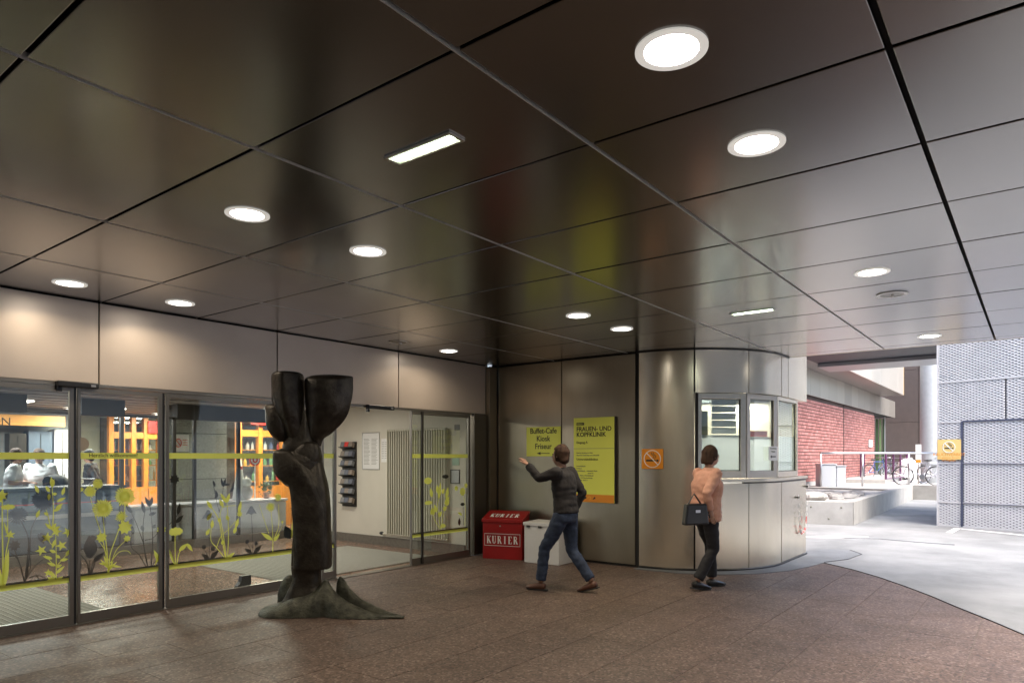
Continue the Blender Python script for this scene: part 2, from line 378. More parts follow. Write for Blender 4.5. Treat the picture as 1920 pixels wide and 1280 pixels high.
# granite slabs, one object each, sharing two meshes
def pt_in_granite(x, y):
    # signed side of the curve
    best = None
    for (x0,y0),(x1,y1) in zip(CURVE, CURVE[1:]):
        if min(x0,x1)-.001 <= x <= max(x0,x1)+.001:
            yy = y0+(y1-y0)*(x-x0)/(x1-x0); best = yy
    return best is not None and y > best-.55
floor = struct(bpy.data.objects.new('floor', None)); COL.objects.link(floor)
SW, SL, JT = .53, .93, .003
slab = MB().box(.001, SL-.001, JT, SW-JT, -.03, 0).build('slab', M_GRAN, floor, bevel=.001)
slab_used = False
nslab = 0
y0 = .42-SW*4
for j in range(17):
    yy = y0+j*SW
    off = 0 if j % 2 else SL/2
    for i in range(-3, 13):
        xx = i*SL+off-.05
        if xx+SL < .2 and True: continue
        if yy+SW > 7.02: continue
        if xx > 8.45 and yy > 4.2: continue
        if not (pt_in_granite(xx, yy+SW) or pt_in_granite(xx+SL, yy+SW) or (-4 < xx < 1)): continue
        if yy < -1.6: continue
        c = slab if not slab_used else slab.copy()
        if slab_used: COL.objects.link(c)
        slab_used = True; c.location = (xx, yy, random.uniform(-.0006, .0006)); nslab += 1
jb = MB().box(-3.9, 11.0, -2.4, 7.2, -.03, -.005); struct(jb.build('joint_bed', mat('joint_mortar', (.19, .165, .14), .9)))
# strip between last slab row and threshold
struct(MB().box(-4, 8.6, .42+SW*12+.004, 6.99, -.03, 0).build('floor_edge', M_GRAN))
struct(MB().box(-4, 1e-3-.6, -1.6, 6.9, -.031, -.0005).build('floor_rear', M_GRAN))

# ------------------------------------------------------------------ the ceiling of the passage
H = 3.0
ceiling = struct(bpy.data.objects.new('ceiling', None)); COL.objects.link(ceiling)
YL = [-.83, .42, 1.65, 2.93, 4.58, 5.83, 7.04]
XL = [-.05+.93*k for k in range(-4, 12)]+[10.42]
LAMPS = [(2.275,1.035,1),(3.205,1.035,1),(2.275,3.755,1),(3.205,3.755,1),(2.275,6.435,1),(3.205,6.435,1),(5.995,3.755,1),(6.925,3.755,1),(5.995,6.435,0),(6.925,6.435,1),(5.995,1.035,1),(6.925,1.035,0),(9.60,1.035,1),(-.515,1.035,1),(-1.445,3.755,1)]
G = .011
cache = {}
for j in range(len(YL)-1):
    for i in range(len(XL)-1):
        x0, x1, y0_, y1_ = XL[i]+G, XL[i+1]-G*.55, YL[j]+G, YL[j+1]-G
        lx, ly = round(x1-x0, 4), round(y1_-y0_, 4)
        if x0 > 8.7 and y0_ > 4.0: continue
        k = (lx, ly)
        if k not in cache:
            o = MB().box(0, lx, 0, ly, 0, .028).build('panel', M_CEIL, ceiling, bevel=.0035); cache[k] = o
        else:
            o = cache[k].copy(); COL.objects.link(o)
        o.location = (x0, y0_, H+random.uniform(0, .0012)); o.rotation_euler = (random.uniform(-.0007,.0007), random.uniform(-.0012,.0012), 0)
YR = [-.83-1.24*k for k in range(5)]  # canopy rows added out of view to darken the floor at left
for j in range(4):
    for i in range(0, 7):
        o = MB().box(0, XL[i+1]-XL[i]-2*G, 0, 1.24-2*G, 0, .028).build('panel', M_CEIL, ceiling, bevel=.0035) if (i+j) == 0 else o.copy()
        if i+j: COL.objects.link(o)
        o.location = (XL[i]+G, YR[j+1]+G, H)
struct(MB().box(-3.8, XL[7], YR[-1], -.845, H+.06, H+1.2).build('ceiling_slab', M_VOID))
wr_ = struct(bpy.data.objects.new('added_rear_wall', None)); COL.objects.link(wr_)  # unseen rear wall, added to darken the left floor and glass reflections
for k in range(10): MB().box(-3.9, -3.87, 7.0-k*1.24+.008-1.24, 7.0-k*1.24-.008, 0.02, H-.01).build('panel', M_WALL, wr_)
MB().box(-3.98, -3.901, -5.8, 7.1, 0, H+1.2).build('backing', M_VOID, wr_)
tr = MB()     # pale strips painted as the highlight on panel edges in the long joints
for y_ in YL[2:6]: tr.box(-3.7, 10.4, y_+.0062, y_+.0106, H+.0005, H+.03)
struct(tr.build('joint_highlight', mat('edge_highlight', (.62,.6,.56), .5, .3)))
struct(MB().box(-3.8, 10.42, -.84, 7.1, H+.06, H+1.2).build('ceiling_slab', M_VOID))
ed = MB(); ed.box(10.425, 10.47, -.83, 2.9, H-.0, H+1.3); ed.box(-3.8, 10.42, -.90, -.845, H, H+1.3)
struct(ed.build('canopy_edge', M_FASC))

# ---- recessed round downlights
def downlight(lit):
    t = empty('ceiling_light')
    MB().ring((0,0,0), .098, .128, -.006, 0).build('trim_ring', (MATS.get('glass_rim') or lampmat('glass_rim', (1,.95,.86), .09)) if lit else M_ALU, t, angle=40)
    MB().ring((0,0,0), .096, .0985, -.004, -.0005).build('reflector', M_ALU, t, angle=40)
    lens = MB(); lens.tube([(0,0,-.0035),(0,0,-.0005)], .0955, 36)
    if lit:
        lens.build('lens', MATS.get('lens_lit') or lampmat('lens_lit', (1, .94, .84), 5), t)
    else:
        lens.build('lens', mat('lens_off', (.35, .33, .28), .2), t)
        MB().ball((.03,0,-.012), (.03,.012,.01)).build('bulb', M_PAPER, t, smooth=True)
    return t
proto_on = downlight(1); proto_off = downlight(0)
LBL = {(2.275,1.035):'largest round ceiling light, lit, nearest the camera at upper right',
 (3.205,1.035):'lit round ceiling light just beyond the largest one at upper right',
 (2.275,3.755):'lit round ceiling light with yellow glow above the glass doors left of the sculpture',
 (3.205,3.755):'lit round ceiling light left of centre, above and right of the sculpture head',
 (2.275,6.435):'leftmost lit round ceiling light above the far left fascia panel',
 (3.205,6.435):'lit round ceiling light beside the fascia, second from left',
 (5.995,3.755):'lit round ceiling light above the Buffet sign, left of its pair',
 (6.925,3.755):'lit round ceiling light above the no smoking sign, right of its pair',
 (5.995,6.435):'unlit grey round ceiling light beside the fascia above the open door',
 (6.925,6.435):'small lit round ceiling light nearest the inner corner of the fascia',
 (5.995,1.035):'lit round ceiling light over the kiosk windows at the right',
 (6.925,1.035):'unlit round ceiling light just beyond a lit one at the right',
 (9.60,1.035):'farthest lit round ceiling light near the canopy edge',
 (-.515,1.035):'lit round ceiling light behind the camera near the driveway',
 (-1.445,3.755):'lit round ceiling light behind the camera before the doors'}
used = {0: 0, 1: 0}
for x, y, lit in LAMPS:
    p = proto_on if lit else proto_off
    o = p if not used[lit] else copy_tree(p); used[lit] += 1
    o.location = (x, y, H-.0005); tag(o, LBL[(x, y)], 'ceiling light', 'round downlights in the metal ceiling')
    if lit:
        l = bpy.data.lights.new('downlight_lamp', 'AREA'); l.shape = 'DISK'; l.size = .18; l.energy = 2.2 if x > 0 else 1.4; l.color = (1, .83, .62); l.spread = math.radians(150)
        if x > 5 and y < 2: l.energy = 1.8
        if x > 5 and 3 < y < 4: l.energy = 3.4
        if y > 6: l.energy = 1.5
        lo = bpy.data.objects.new('downlight_lamp', l); COL.objects.link(lo); lo.location = (x, y, H-.012)
# ---- rectangular emergency light fittings
def rectlight(lit_s):
    t = empty('strip_light')
    f = MB(); L_, w_ = .215, .052
    f.box(-w_, w_, -L_, -L_+.014, -.008, 0); f.box(-w_, w_, L_-.014, L_, -.008, 0); f.box(-w_, -w_+.013, -L_+.014, L_-.014, -.008, 0); f.box(w_-.013, w_, -L_+.014, L_-.014, -.008, 0)
    f.build('frame', M_ALU, t)
    MB().box(-w_+.013, w_-.013, -L_+.014, L_-.014, -.003, 0).build('diffuser', lampmat('strip_backing', (.75, 1, .6), .22), t)
    MB().tube([(.0,-L_+.025,-.006),(.0,L_-.125,-.006)], (.004,.018), 10).build('tube', MATS.get('strip_tube') or lampmat('strip_tube', (.9, 1, .82), lit_s*.5), t)
    MB().tube([(.0,L_-.105,-.006),(.0,L_-.03,-.006)], (.004,.016), 10).build('tube', MATS['strip_tube'], t)
    return t
r1 = rectlight(9); r2 = copy_tree(r1)
r1.location = (2.295, 2.295, H-.0005); tag(r1, 'nearer bright rectangular strip light with greenish tube in the dark ceiling', 'strip light', 'rectangular strip lights in the ceiling')
r2.location = (6.905, 2.27, H-.0005); tag(r2, 'farther rectangular strip light in the ceiling above the kiosk', 'strip light', 'rectangular strip lights in the ceiling')
for x in (2.275, 6.925):
    l = bpy.data.lights.new('strip_lamp', 'AREA'); l.shape = 'RECTANGLE'; l.size = .08; l.size_y = .5; l.energy = .9; l.color = (.9, 1, .85)
    lo = bpy.data.objects.new('strip_lamp', l); COL.objects.link(lo); lo.location = (x, 2.27, H-.02)

# ------------------------------------------------------------------ fascia over the glass doors (plane y = 7.03)
YG = 7.03
fz0 = 2.225
fascia = struct(bpy.data.objects.new('fascia', None)); COL.objects.link(fascia)
fx = [-3.8, -1.1, .8, 2.72, 4.62, 6.52, 8.40]
for a, b_ in zip(fx, fx[1:]):
    MB().box(a+.007, b_-.007, YG-.03, YG-.005, fz0, H-.012).build('panel', M_FASC, fascia, bevel=.003)
MB().box(-3.8, 8.42, YG-.004, YG+.06, fz0+.01, H).build('backing', M_VOID, fascia)
MB().box(-3.8, 8.08, YG-.028, YG+.06, fz0-.03, fz0-.002).build('door_track', M_DFR, fascia)
# building above the fascia, out of view, closes the volume
struct(MB().box(-3.8, 8.56, YG+.061, 20, 2.62, 4.2).build('upper_storey', M_FASC))

# ------------------------------------------------------------------ back wall with the signs (plane x = 8.6)
wall_b = struct(bpy.data.objects.new('wall_back', None)); COL.objects.link(wall_b)
XB = 8.6
ys = [4.45, 5.68, 6.90]
for a, b_ in zip(ys, ys[1:]):
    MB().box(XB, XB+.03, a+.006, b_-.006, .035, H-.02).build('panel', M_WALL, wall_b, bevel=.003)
MB().box(XB+.012, XB+.1, 4.4, 7.05, 0, H).build('backing', M_VOID, wall_b)
# return wall between door and corner
wall_r = struct(bpy.data.objects.new('wall_return', None)); COL.objects.link(wall_r)
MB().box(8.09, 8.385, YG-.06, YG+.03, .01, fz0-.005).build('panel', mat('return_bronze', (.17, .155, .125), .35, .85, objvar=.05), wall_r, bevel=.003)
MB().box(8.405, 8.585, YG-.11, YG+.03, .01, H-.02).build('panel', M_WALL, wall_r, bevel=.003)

# ------------------------------------------------------------------ the round-ended kiosk
KC = (10.1, 4.4); KR = 1.5
def kp(a, r=KR): return (KC[0]-r*math.cos(math.radians(a)), KC[1]-r*math.sin(math.radians(a)))
kiosk = empty('kiosk', (9.6,3.4,0), 0, 'round ended metal clad kiosk with three windows at the right of the passage', 'kiosk')
def arcpanel(a0, a1, z0, z1, m=M_KIOS, r=KR, th=.03, n=12, name='panel', ext=None, gap=.22):
    p = [kp(a0+gap+(a1-a0-2*gap)*i/n, r) for i in range(n+1)]; q = [kp(a0+gap+(a1-a0-2*gap)*i/n, r-th) for i in range(n+1)]
    if ext: p.append(ext); q.append((ext[0], ext[1]+th))
    k = len(p); vs = [(x,y,z0) for x,y in p]+[(x,y,z1) for x,y in p]+[(x,y,z1) for x,y in q]+[(x,y,z0) for x,y in q]
    fs = []
    for s_ in range(4):
        for i in range(k-1):
            a, b_ = s_*k+i, ((s_+1)%4)*k+i
            fs.append((a, a+1, b_+1, b_))
    fs += [tuple(s_*k for s_ in range(4)), tuple(s_*k+k-1 for s_ in range(4))]
    return MB().add(vs, fs).build(name, m, kiosk, angle=30)
arcpanel(0, 29.1, .035, 2.985)
arcpanel(29.7, 31.2, 1.25, 2.408, th=.25, gap=0, name='reveal', m=M_VOID); arcpanel(29.5, 59, 2.41, 2.985); arcpanel(59, 89, 2.41, 2.985)
arcpanel(29.5, 59, .035, 1.18); arcpanel(59, 89, .035, 1.18)
MB().box(10.095, 11.36, 2.9, 2.93, .035, 1.18).build('panel', M_KIOS, kiosk, bevel=.003)
MB().box(11.37, 11.45, 2.915, 3.4, .02, 1.24).build('end_post', M_KIOS, kiosk, bevel=.02)
MB().box(10.095, 10.40, 2.9, 2.93, 2.41, 2.985).build('panel', M_KIOS, kiosk, bevel=.003)
MB().box(10.42, 11.42, 2.9, 3.02, 2.41, 4.3).build('panel', M_KIOS, kiosk, bevel=.004)
MB().box(11.0, 11.42, 3.02, 5.2, 2.41, 4.3).build('end_panel', M_KIOS, kiosk, bevel=.004)
# dark core, soffit, plinth
cz = MB()
for z0, z1 in ((0, 1.17), (2.42, 2.99)):
    pts = [kp(a, KR-.035) for a in range(0, 91, 6)]+[(11.34,2.94),(11.34,5.5),(8.64,5.5)]
    cz.prism([(x, y, z0) for x, y in pts], (0,0,z1-z0))
cz.build('core', M_VOID, kiosk)
# sill ledge following the arc, with a thin dark rail
def arcbar(a0, a1, r0, r1, z0, z1, m, name, endx):
    p = [kp(a, r1) for a in [a0+(90-a0)*i/16 for i in range(17)]]+[(endx, KC[1]-r1)]
    q = [kp(a, r0) for a in [a0+(90-a0)*i/16 for i in range(17)]]+[(endx, KC[1]-r0)]
    k = len(p); vs = [(x,y,z0) for x,y in p]+[(x,y,z1) for x,y in p]+[(x,y,z1) for x,y in q]+[(x,y,z0) for x,y in q]; fs = []
    for s_ in range(4):
        for i in range(k-1):
            a, b_ = s_*k+i, ((s_+1)%4)*k+i; fs.append((a, a+1, b_+1, b_))
    fs += [tuple(s_*k for s_ in range(4)), tuple(s_*k+k-1 for s_ in range(4))]
    return MB().add(vs, fs).build(name, m, kiosk, angle=30)
arcbar(30, 90, 1.2, 1.515, 1.205, 1.245, M_KIOS, 'sill', 11.42)
arcbar(55, 90, 1.49, 1.525, 1.183, 1.2, M_ALUD, 'handrail', 11.3)
MB().tube([(x, y, 2.993) for x, y in [kp(a, 1.506) for a in range(-1, 91, 3)]+[(10.42,2.893)]], .010, 6).build('top_gasket', M_BLACK, kiosk)
MB().tube([(x, y, .018) for x, y in [kp(a, 1.502) for a in range(0, 91, 3)]+[(11.4,2.898)]], .014, 6).build('plinth', M_BLACK, kiosk)
# windows : flat facets
def kwindow(A, B, fr=.075, z0=1.25, z1=2.405, film=.45, frame_m=M_KIOS, blinds=False, redrefl=False):
    A = Vector((*A, 0)); B = Vector((*B, 0)); u = (B-A).normalized(); w = (B-A).length; nrm = Vector((u.y, -u.x, 0))   # outward
    def bx(mb, s0, s1, za, zb, d0, d1):
        b0 = [A+u*s0+nrm*d0, A+u*s1+nrm*d0, A+u*s1+nrm*d1, A+u*s0+nrm*d1]
        mb.hexa([v+Vector((0,0,za)) for v in b0], [v+Vector((0,0,zb)) for v in b0]); return mb
    f = MB(); bx(f, .004, fr, z0, z1, -.05, .012); bx(f, w-fr, w-.004, z0, z1, -.05, .012); bx(f, fr, w-fr, z0, z0+fr+.02, -.05, .012); bx(f, fr, w-fr, z1-fr*.9, z1, -.05, .012)
    win = f.build('window', frame_m, kiosk, bevel=.004)
    g = MB(); bx(g, fr, w-fr, z0+.09, z1-.065, -.03, -.024); g.build('pane', M_GLASSK, win)
    gk = MB()
    for s0, s1, za, zb in ((fr, fr+.008, z0+fr+.02, z1-fr*.9), (w-fr-.008, w-fr, z0+fr+.02, z1-fr*.9), (fr+.008, w-fr-.008, z0+fr+.02, z0+fr+.028), (fr+.008, w-fr-.008, z1-fr*.9-.008, z1-fr*.9)): bx(gk, s0, s1, za, zb, -.023, -.01)
    gk.build('gasket', M_BLACK, win)
    fl = MB(); zt = z0+.09+(z1-z0-.155)*film; bx(fl, fr+.002, w-fr-.002, z0+.092, zt, -.034, -.0305); fl.build('privacy_film', M_FROST, win)
    bk = MB()
    if blinds:
        z = zt+.02
        while z < z1-.08:
            bx(bk, fr+.2, w-fr-.005, z, z+.085, -.14, -.12); z += .098
        bk.build('blind', mat('white_blind', (.75, .75, .72), .6), win)
        ob = MB(); bx(ob, fr+.005, fr+.13, zt, zt+.33, -.12, -.10); ob.build('inner_post', mat('olive_board', (.22, .18, .05), .5), win)
    if redrefl:
        ob = MB()
        bx(ob, fr+.06, w-fr-.01, zt+.005, zt+.085, -.10, -.09); ob.build('red_reflection', mat('reflected_red', (.65, .10, .06), .5), win)  # red strip painted for the lettering reflected in the pane
        ob = MB(); bx(ob, fr, w-fr, zt+.35, zt+.36, -.10, -.09); ob.build('shelf', M_ALU, win)
    return win
W0, W1, W2, W3 = kp(29.9, 1.47), kp(58.2, 1.47), kp(84.5, 1.47), (10.98, 2.93)
kwindow(W0, W1, blinds=True, film=.5, fr=.085)['label'] = 'widest window, with white blind slats behind it'
kwindow(W1, W2, redrefl=True, film=.48, frame_m=mat('grey_frame', (.6, .56, .50), .4, .6))['label'] = 'middle window with red reflection painted inside'
kwindow((W2[0]+.004, W2[1]), W3, film=.5, fr=.06)['label'] = 'end window reflecting the mesh wall'
# kiosk room
kr = MB(); kr.box(8.9, 11.0, 5.0, 5.1, 1.18, 2.41); kr.build('inner_wall', M_INNW, kiosk)
kr = MB(); kr.box(10.93, 10.98, 3.0, 5.0, 1.2, 2.41); kr.build('side_wall', M_KIOS, kiosk)
kr = MB(); kr.box(8.66, 8.9, 4.3, 5.1, 1.18, 2.41); kr.build('inner_wall', M_INNW, kiosk)
l = bpy.data.lights.new('kiosk_lamp', 'AREA'); l.size = .5; l.energy = 26; l.color = (1, .97, .9); lo = bpy.data.objects.new('kiosk_lamp', l); COL.objects.link(lo); lo.location = (10.1, 4.0, 2.39)
MB().box(9.8, 10.4, 4.5, 4.8, 2.395, 2.418).build('room_light', lampmat('room_light', (1, .97, .9), 3), kiosk)

# ------------------------------------------------------------------ signs on the wall
XN, YN_, ZN = (0,-1,0), (0,0,1), None
def wall_sign(name, label, cat, pa, pb, thick, m, x=XB, group=None):
    A = on_x(*pa, x); B = on_x(*pb, x)
    t = empty(name, (x-thick/2, (A.y+B.y)/2, B.z), 0, label, cat, group)
    MB().box(x-thick, x-.002, B.y, A.y, B.z, A.z).build('board', m, t, bevel=.002)
    return t, A, B
XD, YD = (0,-1,0), (0,0,1)
# Buffet sign
t, A, B = wall_sign('direction_sign', 'small lime green sign reading Buffet-Cafe Kiosk Friseur with left arrow', 'sign', (988,801), (1052,855), .012, M_LIMES)
cy = (A.y+B.y)/2; hh = A.z-B.z
for i, s_ in enumerate(('Buffet-Cafe', 'Kiosk', 'Friseur')):
    text(s_, .118, M_INK, t, (XB-.0135, cy, A.z-.10-i*.118), XD, YD, 'CENTER', bold=.0012, sx=.93)
ar = MB(); az = B.z+.045; ay = cy+.12
ar.prism([(XB-.0125, ay-.0, az),(XB-.0125, ay-.07, az+.022),(XB-.0125, ay-.07, az-.022)], (-.002,0,0)); ar.box(XB-.0145, XB-.0125, ay-.24, ay-.065, az-.005, az+.005)
ar.build('arrow', M_INK, t)
# directory sign
t, A, B = wall_sign('directory_sign', 'tall lime green directory sign reading FRAUEN- UND KOPFKLINIK with orange foot', 'sign', (1079,784), (1155,943), .05, M_LIMES)
MB().box(XB-.049, XB-.001, B.y-.012, B.y-.0005, B.z-.004, A.z+.004).build('side_trim', M_ALUD, t)
fx_ = XB-.0515; w_ = A.y-B.y; hgt = A.z-B.z; lx_ = A.y-.05
MB().box(fx_, fx_+.0012, B.y+.003, A.y-.003, B.z+.003, B.z+.115).build('orange_foot', M_ORAN, t)
MB().box(fx_, fx_+.0012, lx_-.13, lx_, A.z-.108, A.z-.07).build('black_tag', M_INK, t)
text('HAUS 1', .033, M_LIMES, t, (fx_-.001, lx_-.008, A.z-.102), XD, YD)
text('FRAUEN- UND', .092, M_INK, t, (fx_, lx_, A.z-.195), XD, YD, bold=.0012, sx=.97)
text('KOPFKLINIK', .092, M_INK, t, (fx_, lx_, A.z-.275), XD, YD, bold=.0012, sx=.97)
text('Eingang A', .048, M_INK, t, (fx_, lx_, A.z-.375), XD, YD)
MB().box(fx_, fx_+.0012, B.y+.003, A.y-.003, A.z-.452, A.z-.447).build('divider', M_INKG, t)
text('Universitätskliniken', .046, M_INK, t, (fx_, lx_, A.z-.62), XD, YD)
rows = ['Klinische Abteilung der Klinik', 'Allgemeine Gynäkologie und Geburtshilfe', None, 'Frauenheilkunde', 'Ambulanz', 'Augenheilkunde    Ambulanz 8. Ebene', '                              Station 15', 'Hals-, Nasen-, Ohrenheilkunde', 'Kiefer- und Gesichtschirurgie', 'Radiologie   Ebene 3', 'Station', 'Kreißsaal', 'Ebene 4', 'Labor', 'Physiotherapie']
z = A.z-.52
for r_ in rows:
    if r_ is None: z -= .125; continue
    text(r_, .023, M_INKG, t, (fx_, lx_, z), XD, YD); z -= .034
for k, yy in enumerate((lx_-.05, lx_-.15, lx_-.22, lx_-.30)):
    mb = MB()
    if k == 0: mb.prism([(fx_-.001, yy+dy, B.z+.06+dz) for dy, dz in ((.03,0),(0,.03),(-.015,.012),(-.03,.012),(-.02,-.025),(.0,-.03))], (.0015,0,0))
    elif k == 2:
        for q in range(8):
            a0, a1 = q*.6, q*.6+.5
            mb.prism([(fx_-.001, yy+math.cos(a)*r, B.z+.06+math.sin(a)*r) for a, r in ((a0,.026),(a1,.026),(a1,.019),(a0,.019))], (.0015,0,0))
    else: mb.prism([(fx_-.001, yy+dy, B.z+.06+dz) for dy, dz in ((.025,-.02),(.01,.005),(-.015,.025),(-.02,.0),(0,-.012))], (.0015,0,0)); mb.ball((fx_+.0005, yy-.012, B.z+.062), (.001,.012,.012), 10, 6)
    mb.build('pictogram', M_INK if k != 2 else M_YELO, t)

def nosmoke(t, c, u, n, s, m_ring, m_bg=None, grey=M_INK):
    """crossed cigarette symbol; c centre, u reading direction, n outward"""
    u = Vector(u); n = Vector(n); c = Vector(c); up = Vector((0,0,1))
    P = lambda a, b: c+u*a*s+up*b*s+n*.001
    ci = MB(); ci.prism([P(-.3,-.12), P(.16,-.12), P(.16,-.03), P(-.3,-.03)], n*.001); ci.prism([P(.2,-.12), P(.3,-.12), P(.3,-.03), P(.2,-.03)], n*.001)
    for off in (0, .09):
        pts = [P(.02+off+.07*math.sin(k*1.1), .03+k*.055) for k in range(6)]
        ci.tube(pts, .016*s, 5)
    ci.build('cigarette', grey, t)
    r_ = MB(); r_.tube([P(.4*math.cos(a*PI/16), .4*math.sin(a*PI/16)) + n*.0015 for a in range(32)], .022*s, 6, closed=True)
    r_.tube([P(-.28,.28)+n*.0015, P(.28,-.28)+n*.0015], .022*s, 6)
    r_.build('prohibition_ring', m_ring, t)
# orange no smoking plate, on the curved kiosk panel
pa = Vector((*kp(4.5, 1.512), 1.52)); pu = Vector((math.sin(math.radians(8)), -math.cos(math.radians(8)), 0)).normalized()
q0 = kp(1.2, 1.512); q1 = kp(14.6, 1.512)
A = Vector((*q0, 0)); B = Vector((*q1, 0)); u = (B-A).normalized(); nn = Vector((u.y, -u.x, 0)); w = .30
mid = (A+B)/2 + nn*.012
t = empty('no_smoking_sign', (mid.x, mid.y, 1.375), 0, 'square orange no smoking sign on the curved metal wall', 'sign')
b0 = [mid-u*w/2-nn*.003+Vector((0,0,1.378)), mid+u*w/2-nn*.003+Vector((0,0,1.378)), mid+u*w/2+nn*.001+Vector((0,0,1.378)), mid-u*w/2+nn*.001+Vector((0,0,1.378))]
MB().hexa(b0, [v+Vector((0,0,.272)) for v in b0]).build('board', M_ORAN, t)
nosmoke(t, mid+nn*.001+Vector((0,0,1.514)), u, nn, .29, M_PAPER)

# ------------------------------------------------------------------ newspaper boxes
def newsbox(name, label, Pf0, Pf1, depth, h_front, h_back, m, kind):
    """Pf0, Pf1: ground points of the front-left and front-right corners"""
    A = Vector(Pf0); B = Vector(Pf1); u = (B-A).normalized(); n = Vector((u.y, -u.x, 0))
    if n.x > 0: n = -n
    t = empty(name, tuple((A+B)/2), 0, label, 'newspaper box'); w = (B-A).length
    Z = lambda z: Vector((0,0,z))
    body = MB(); b0 = [A, B, B-n*depth, A-n*depth]
    body.hexa([v+Z(.0) for v in b0], [A+Z(h_front-.04), B+Z(h_front-.04), B-n*depth+Z(h_back-.04), A-n*depth+Z(h_back-.04)])
    body.build('body', m, t, bevel=.006)
    e = .014
    lid = MB(); l0 = [A-u*e+n*e, B+u*e+n*e, B+u*e-n*depth, A-u*e-n*depth]
    lid.hexa([l0[0]+Z(h_front-.05), l0[1]+Z(h_front-.05), l0[2]+Z(h_back-.05), l0[3]+Z(h_back-.05)], [l0[0]+Z(h_front), l0[1]+Z(h_front), l0[2]+Z(h_back), l0[3]+Z(h_back)])
    lid.build('lid', m, t, bevel=.006)
    return t, A, B, u, n, w
A0 = on_z(905,1046,0); B0 = on_z(979,1050,0)
t, A, B, u, n, w = newsbox('newspaper_box', 'red metal newspaper box lettered KURIER with sloping lid in the corner', A0, B0, .34, .60, .71, M_RED, 0)
kb = MB(); o0 = A+u*.06+n*.002+Vector((0,0,.235)); serif_kurier(kb, o0, u, (0,0,1), .115, w-.12)
fr0 = o0-u*.03-Vector((0,0,.035)); W_ = w-.06; Hh = .185
for a, b_, c_, d_ in ((0,W_,0,.006),(0,W_,Hh-.006,Hh),(0,.006,.006,Hh-.006),(W_-.006,W_,.006,Hh-.006)):
    kb.prism([fr0+u*a+Vector((0,0,c_)), fr0+u*b_+Vector((0,0,c_)), fr0+u*b_+Vector((0,0,d_)), fr0+u*a+Vector((0,0,d_))], n*.002)
kb.build('lettering', M_PAPER, t)
kb = MB(); slope = (-n*.34+Vector((0,0,.11))).normalized(); serif_kurier(kb, A+u*.08+n*.01+Vector((0,0,.603))+slope*.08, u, slope, .13, w-.16); kb.build('lettering', M_PAPER, t)
MB().cyl(A+u*w*.45+n*.001+Vector((0,0,.50)), A+u*w*.45+n*.008+Vector((0,0,.50)), .012).build('lock', M_ALU, t)
A0 = on_z(983,1053,0); B0 = on_z(1048,1060,0)
t, A, B, u, n, w = newsbox('newspaper_box', 'white metal newspaper box beside the red one', A0, B0, .40, .59, .60, M_WBOX, 1)
for s_ in (.08, .42, .74):
    c = A+u*(w*s_)+n*.004+Vector((0,0,.515))
    MB().hexa([c, c+u*.055, c+u*.055+n*.012, c+n*.012], [v+Vector((0,0,.03)) for v in (c, c+u*.055, c+u*.055+n*.012, c+n*.012)]).build('hinge', M_ALUD, t)

